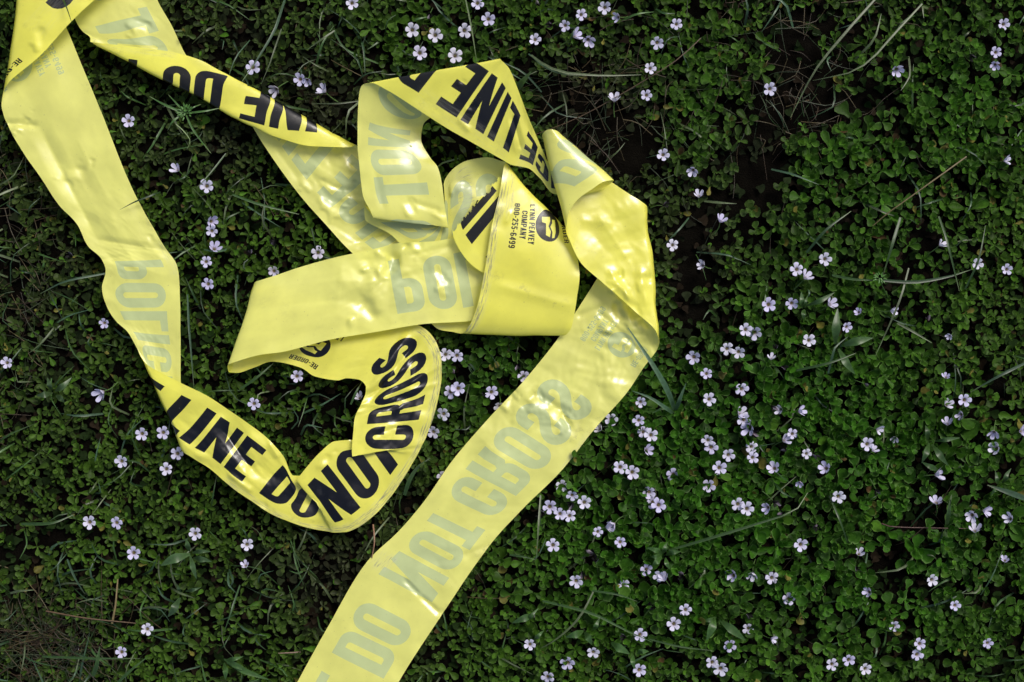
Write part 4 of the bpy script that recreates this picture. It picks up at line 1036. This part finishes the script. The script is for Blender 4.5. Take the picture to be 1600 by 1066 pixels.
for i in range(1000):
    z = rng.uniform()
    if z < .4: px, py = rng.normal(70, 60), rng.normal(1010, 45)
    elif z < .55: px, py = rng.normal(20, 30), rng.uniform(100, 700)
    elif z < .68: px, py = rng.normal(930, 70), rng.normal(180, 70)
    elif z < .8: px, py = rng.normal(1240, 70), rng.normal(110, 80)
    else: px, py = rng.uniform(-250, 1850), rng.uniform(-180, 1250)
    x, y, _ = W3(px, py, .01); a = rng.uniform(0, 6.28); L = rng.uniform(.01, .045); d = np.array([math.cos(a), math.sin(a), 0])
    if tape_floor(np.array([x]), np.array([y]))[0] < .5: continue
    p0 = np.array([x, y, rng.uniform(.002, .012)]); p2 = p0 + d * L; p2[2] = rng.uniform(.002, .014); p1 = (p0 + p2) / 2 + np.append(rng.normal(0, .003, 2), rng.uniform(0, .005))
    V, F = tube_geo([p0, p1, p2], rng.uniform(.0002, .0006), n=5, k=3)
    items.append((V, F, [STRAW * .22, BROWN * .5, PALE * .3, STRAW * .4, GREEN * .5][rng.integers(0, 5)] * rng.uniform(.4, 1.1)))
many('dry_thatch', items, 'dry brown thatch and bare stems between the plants')

# ------------------------------------------------------------------ flowers
def petal_material(name, tint):
    m = bpy.data.materials.new(name); n, l = nodes_of(m)
    b = n['Principled BSDF']; out = n['Material Output']
    at = n.new('ShaderNodeAttribute'); at.attribute_name = 'col'
    oi = n.new('ShaderNodeObjectInfo')
    hs = n.new('ShaderNodeHueSaturation')
    mr = n.new('ShaderNodeMapRange'); mr.inputs['To Min'].default_value = .55; mr.inputs['To Max'].default_value = 1.1
    l.new(oi.outputs['Random'], mr.inputs['Value']); l.new(mr.outputs['Result'], hs.inputs['Saturation'])
    l.new(at.outputs['Color'], hs.inputs['Color']); l.new(hs.outputs['Color'], b.inputs['Base Color'])
    b.inputs['Roughness'].default_value = .6; b.inputs['Specular IOR Level'].default_value = .25
    tr = n.new('ShaderNodeBsdfTranslucent'); l.new(hs.outputs['Color'], tr.inputs['Color'])
    ms = n.new('ShaderNodeMixShader'); ms.inputs[0].default_value = .25
    l.new(b.outputs[0], ms.inputs[1]); l.new(tr.outputs[0], ms.inputs[2]); l.new(ms.outputs[0], out.inputs['Surface'])
    return m
M_petal = petal_material('lilac_white_petals', None)
def corolla(name, seed, cup=0.12, wilt=0.0):
    g = np.random.default_rng(seed); K = 50
    lob = g.uniform(.86, 1.1, 5); sh = g.normal(0, .06, 5); up = g.normal(0, .06, 5)
    th = np.arange(K) / K * 2 * np.pi
    ki = np.floor(th / (2 * np.pi / 5)).astype(int); ph = th / (2 * np.pi / 5) - ki - .5       # -.5 .. .5 in each lobe
    out = (0.36 + (0.64 * lob[ki]) * np.clip(1 - (np.abs(ph) * 2) ** 3.4, 0, 1) ** .48)
    V = [(0, 0, -.34)]; C = [(.10, .07, .06)]
    rings = [(.16, -.30, (.16, .13, .05)), (.27, -.12, (.34, .29, .36)), (.45, -.03, (.52, .49, .68)), (.72, .0, (.58, .555, .75)), (.9, .0, (.60, .575, .77)), (1.0, -.03, (.56, .535, .75))]
    R0 = 0.27
    for f, z, c in rings:
        for k in range(K):
            r = f if f <= R0 else R0 + (out[k] - R0) * ((f - R0) / (1 - R0))
            if out[k] < R0 and f > R0: r = R0
            tw = th[k] + sh[ki[k]] * f - (ph[k] * .10 * f)
            zz = z + cup * r * r * 1.2 + up[ki[k]] * r + .05 * (1 - (2 * ph[k]) ** 2) * f
            if wilt: 
                r *= (1 - .45 * wilt * g.uniform(.6, 1.2)); zz += wilt * r * .9 * (0.5 + .5 * math.sin(3 * th[k] + seed))
                c = tuple(q * (1 - .25 * wilt) for q in c)
            V.append((r * math.cos(tw), r * math.sin(tw), zz)); C.append(c if not wilt else (c[0], c[1] * .85, c[2] * .8))
    F = [(0, 1 + k, 1 + (k + 1) % K) for k in range(K)]
    for r in range(len(rings) - 1):
        for k in range(K):
            a = 1 + r * K + k; b = 1 + r * K + (k + 1) % K; F += [(a, a + K, b + K), (a, b + K, b)]
    me = mesh_np(name, V, F); vcol(me, C); me.materials.append(M_petal)
    return me
COR = {'o': [corolla('white_flower', 40 + i, .06 + .08 * (i % 3)) for i in range(6)], 'h': [corolla('white_flower', 60 + i, .75) for i in range(3)],
       'w': [corolla('wilted_flower', 80 + i, .5, .8) for i in range(3)]}
def centre_mesh():
    Vs, Fs = [], []; o = 0
    for i in range(5):
        a = i * 2.4; r = .10 if i < 4 else 0; c = np.array([r * math.cos(a), r * math.sin(a), -.26])
        V, F = tube_geo([c, c + [0, 0, .14], c + [.02 * math.cos(a), .02 * math.sin(a), .24]], .058, n=4, k=6, tip=.7); Vs.append(V); Fs.append(F + o); o += len(V)
        top = np.concatenate([V[-6:], [V[-6:].mean(0) + [0, 0, .03]]]); Vs.append(top); Fs.append(np.array([(j, (j + 1) % 6, 6) for j in range(6)]) + o); o += 7
    me = mesh_np('flower_centre', np.concatenate(Vs), np.concatenate(Fs)); me.materials.append(M_stamen); return me
CEN = centre_mesh()
V, F = tube_geo([(0, 0, -3.0), (.2, .1, -1.4), (0, 0, -.28)], .09, n=6, k=6, tip=.9)
STK = mesh_np('flower_stalk', V, F); STK.materials.append(M_stalk)

FL = {   # region phrase: [(px, py, kind, radius px)]
 'above the raised tape loop': [(550, 5, 'o', 10), (644, 47, 'o', 11), (656, 83, 'o', 11.5), (680, 55, 'o', 11.5), (711, 87, 'o', 11.5), (726, 48, 'o', 11.5), (763, 30, 'o', 10.5), (746, 5, 'o', 10.5), (672, 22, 'w', 6)],
 'above the arching blade behind the loop': [(836, 62, 'o', 9), (842, 8, 'w', 7), (861, 39, 'w', 7), (883, 40, 'o', 9), (908, 23, 'o', 9), (945, 12, 'o', 10), (966, 27, 'h', 7), (898, 57, 'h', 9), (919, 62, 'h', 9)],
 'on the bright clump right of arching blade': [(1057, 38, 'o', 9), (1027, 67, 'o', 10), (1016, 107, 'o', 9), (1010, 149, 'o', 9), (960, 157, 'h', 9), (1203, 139, 'o', 10)],
 'around the rolled tape at the right': [(1036, 242, 'o', 9.5), (1083, 266, 'h', 8), (1092, 307, 'h', 7), (1037, 321, 'w', 7), (1126, 346, 'h', 8), (1051, 383, 'o', 9), (1098, 415, 'h', 7)],
 'in the dark top right corner': [(1401, 108, 'h', 9), (1568, 38, 'o', 9), (1556, 82, 'o', 9), (1517, 86, 'w', 7), (1555, 101, 'h', 7), (1570, 251, 'h', 7), (1469, 383, 'h', 7)],
 'over the upper twisted strip': [(395, 105, 'o', 11.5), (432, 139, 'h', 9), (469, 124, 'o', 10), (480, 125, 'h', 7), (507, 143, 'h', 9)],
 'between left strip and twisted strip': [(201, 189, 'o', 10), (278, 266, 'h', 8), (323, 291, 'o', 11), (330, 346, 'h', 8.5), (331, 361, 'o', 9), (335, 389, 'h', 9), (322, 409, 'o', 9), (325, 444, 'o', 9.5), (391, 397, 'w', 6), (428, 382, 'w', 7), (428, 424, 'o', 9), (497, 395, 'o', 10.5)],
 'left of the left strip': [(11, 567, 'o', 9), (160, 613, 'h', 10), (163, 505, 'o', 8), (112, 400, 'w', 7), (222, 678, 'o', 10), (277, 709, 'o', 10.5), (190, 721, 'o', 10), (260, 733, 'o', 10), (255, 676, 'o', 10)],
 'inside and around the lower tape loop': [(397, 631, 'o', 9.5), (464, 588, 'o', 10), (562, 622, 'h', 7)],
 'in the lower left below the printed loop': [(140, 816, 'o', 10.5), (182, 817, 'o', 10), (305, 834, 'o', 10), (386, 851, 'o', 10), (209, 864, 'o', 10.5), (230, 983, 'o', 9.5), (190, 1019, 'o', 9.5), (384, 884, 'h', 6), (122, 1010, 'w', 6)],
 'between printed loop and long strip': [(696, 554, 'o', 10), (714, 556, 'o', 10), (704, 612, 'o', 11), (716, 607, 'o', 11), (693, 647, 'o', 10.5), (677, 675, 'o', 10), (768, 613, 'o', 10.5), (754, 615, 'w', 5), (710, 584, 'w', 5), (809, 570, 'w', 7), (818, 588, 'o', 9), (781, 635, 'o', 9.5), (692, 745, 'o', 9.5)],
 'beside the upper right edge of long strip': [(955, 655, 'o', 10), (938, 671, 'h', 8), (1001, 628, 'o', 8.5), (998, 657, 'o', 9.5), (1005, 675, 'o', 9.5), (1017, 680, 'o', 10.5), (1010, 704, 'h', 8)],
 'in the green patch right of the tape fold': [(1201, 476, 'o', 11), (1237, 474, 'o', 9.5), (1165, 515, 'o', 10), (1179, 520, 'o', 11), (1136, 545, 'o', 10), (1154, 550, 'o', 10), (1084, 558, 'o', 11), (1104, 584, 'o', 9), (1159, 608, 'o', 10.5), (1108, 624, 'o', 10), (1205, 561, 'h', 6), (1222, 573, 'w', 7), (1212, 545, 'w', 6)],
 'in the middle of the dense right-hand flowers': [(1156, 648, 'h', 9), (1162, 656, 'o', 10.5), (1171, 668, 'h', 10), (1175, 676, 'w', 8), (1106, 688, 'o', 9.5), (1111, 699, 'o', 10.5), (1138, 711, 'o', 10), (1174, 698, 'o', 9.5), (1176, 715, 'o', 9.5), (1124, 731, 'o', 11), (1052, 742, 'o', 10.5), (969, 730, 'o', 10.5), (988, 738, 'o', 11), (1107, 759, 'o', 10.5)],
 'right of the dense flowers, in a loose row': [(1206, 635, 'w', 7), (1220, 640, 'h', 7), (1249, 643, 'h', 8), (1238, 678, 'o', 8.5), (1225, 689, 'h', 8), (1221, 703, 'w', 8), (1210, 732, 'h', 9), (1250, 754, 'h', 6), (1260, 709, 'o', 8), (1270, 711, 'w', 8), (1291, 732, 'h', 9), (1200, 793, 'h', 8), (1209, 784, 'w', 8), (1224, 803, 'w', 8), (1276, 821, 'w', 8)],
 'near the pale upright blade below the strip': [(878, 759, 'o', 9.5), (894, 774, 'o', 9), (913, 785, 'o', 10.5), (859, 792, 'o', 11), (875, 803, 'o', 9.5), (890, 806, 'o', 9.5), (895, 787, 'w', 8), (850, 803, 'w', 9), (864, 852, 'o', 10.5), (934, 831, 'o', 8), (948, 824, 'h', 8), (959, 819, 'h', 8), (969, 847, 'o', 9)],
 'in the tight clusters of the lower middle': [(1014, 769, 'o', 10), (1020, 785, 'o', 10), (1029, 789, 'o', 11), (1153, 788, 'o', 10.5), (1167, 795, 'o', 11)],
 'around the star-leaved seedling': [(900, 908, 'o', 10.5), (974, 914, 'o', 9.5), (1010, 890, 'o', 9.5), (1031, 900, 'o', 10), (1039, 905, 'h', 8), (910, 894, 'w', 8), (929, 866, 'w', 9), (931, 877, 'w', 8), (1067, 900, 'w', 9), (1016, 951, 'w', 9), (1146, 899, 'h', 9), (1176, 896, 'h', 8)],
 'along the bottom of the picture centre': [(828, 1007, 'o', 9), (927, 1019, 'o', 9.5), (887, 1036, 'o', 11), (999, 1047, 'o', 11), (856, 1058, 'o', 10), (1000, 992, 'o', 10.5), (1053, 975, 'o', 10.5), (1071, 953, 'o', 9.5), (977, 995, 'w', 7), (1113, 1035, 'o', 10), (1126, 1045, 'o', 11.5), (1140, 1009, 'o', 10), (1169, 982, 'o', 9), (1167, 960, 'w', 7), (1206, 998, 'h', 6)],
 'beyond the pointed seedling towards the right edge': [(1245, 421, 'o', 10.5), (1258, 434, 'h', 9), (1289, 405, 'o', 10), (1296, 476, 'h', 8.5), (1264, 532, 'o', 10), (1323, 511, 'o', 8.5), (1342, 488, 'h', 6), (1393, 486, 'h', 7), (1450, 502, 'w', 7), (1527, 412, 'o', 9), (1573, 421, 'o', 8.5), (1484, 525, 'h', 5)],
 'on the large-leaved plants at mid right': [(1355, 694, 'o', 10.5), (1364, 704, 'h', 6), (1371, 671, 'h', 7), (1399, 684, 'h', 6), (1310, 776, 'o', 10.5), (1369, 766, 'w', 7), (1352, 600, 'w', 6)],
 'in the shaded hollow near right edge': [(1507, 625, 'o', 10), (1479, 633, 'h', 8), (1478, 590, 'h', 6), (1502, 648, 'h', 7), (1480, 663, 'h', 8), (1553, 675, 'h', 8), (1557, 701, 'h', 9), (1595, 674, 'h', 9), (1463, 742, 'h', 9), (1463, 786, 'h', 9), (1519, 805, 'h', 9), (1538, 798, 'h', 8), (1579, 811, 'h', 8), (1523, 830, 'h', 9), (1570, 876, 'h', 6)],
 'in the lower right corner': [(1206, 903, 'o', 10), (1232, 936, 'o', 9.5), (1251, 851, 'o', 10.5), (1456, 906, 'o', 9.5), (1492, 946, 'o', 8.5), (1397, 978, 'o', 8.5), (1358, 925, 'h', 7), (1437, 1006, 'o', 9.5), (1433, 1023, 'o', 10.5), (1543, 1005, 'o', 8.5), (1300, 1038, 'o', 9.5), (1326, 1031, 'o', 9.5), (1352, 1045, 'o', 9.5), (1342, 866, 'h', 7), (1338, 887, 'w', 7)],
}
ORD = ['first', 'second', 'third', 'fourth', 'fifth', 'sixth', 'seventh', 'eighth', 'ninth', 'tenth', 'eleventh', 'twelfth', 'thirteenth', 'fourteenth', 'fifteenth', 'sixteenth']
KIND = {'o': 'open white flower', 'h': 'half-open lilac flower', 'w': 'wilted flower'}
nf = 0
for reg, L in FL.items():
    L = sorted(L)
    for k in 'ohw':
        sub = [f for f in L if f[2] == k]
        for i, (px, py, kd, rad) in enumerate(sub):
            me = COR[kd][rng.integers(0, len(COR[kd]))]
            o = link('wilted_flower' if kd == 'w' else 'white_flower', me)
            if len(sub) == 1: lab = f'the only {KIND[kd]} {reg}'
            else: lab = f'{KIND[kd]}, {ORD[i]} from left {reg}'
            tag(o, lab, 'flower', 'wilted flowers in the plant mat' if kd == 'w' else 'small white flowers in the plant mat')
            z = 0.026 + rng.normal(0, .002) - (.004 if kd != 'o' else 0)
            if kd != 'o': z = 0.024
            q = W3(px, py, z); rr_ = rad * PX
            fl = min(tape_floor(np.array([q[0] + a]), np.array([q[1] + b]))[0] for a in (-rr_, 0, rr_) for b in (-rr_, 0, rr_))
            if fl < .5: z = min(z, fl - .006)
            o.location = W3(px, py, z)
            tilt = abs(rng.normal(0, .22)) if kd == 'o' else rng.uniform(.5, 1.0)
            ax = rng.uniform(-.9, .9) if kd == 'o' else rng.uniform(0, 6.28)
            o.rotation_euler = (Matrix.Rotation(tilt, 3, Vector((math.cos(ax), math.sin(ax), 0))) @ Matrix.Rotation(rng.uniform(0, 6.28), 3, 'Z')).to_euler()
            s = rad * PX * (1.02 if kd == 'o' else 1.12)
            o.scale = (s, s, s)
            for nm, cm in (('flower_centre', CEN), ('flower_stalk', STK)):
                if kd == 'w' and nm == 'flower_centre': continue
                c = link(nm, cm); c.parent = o
            nf += 1
print('flowers', nf, 'leaves', n_top, 'tape tris', len(tf))
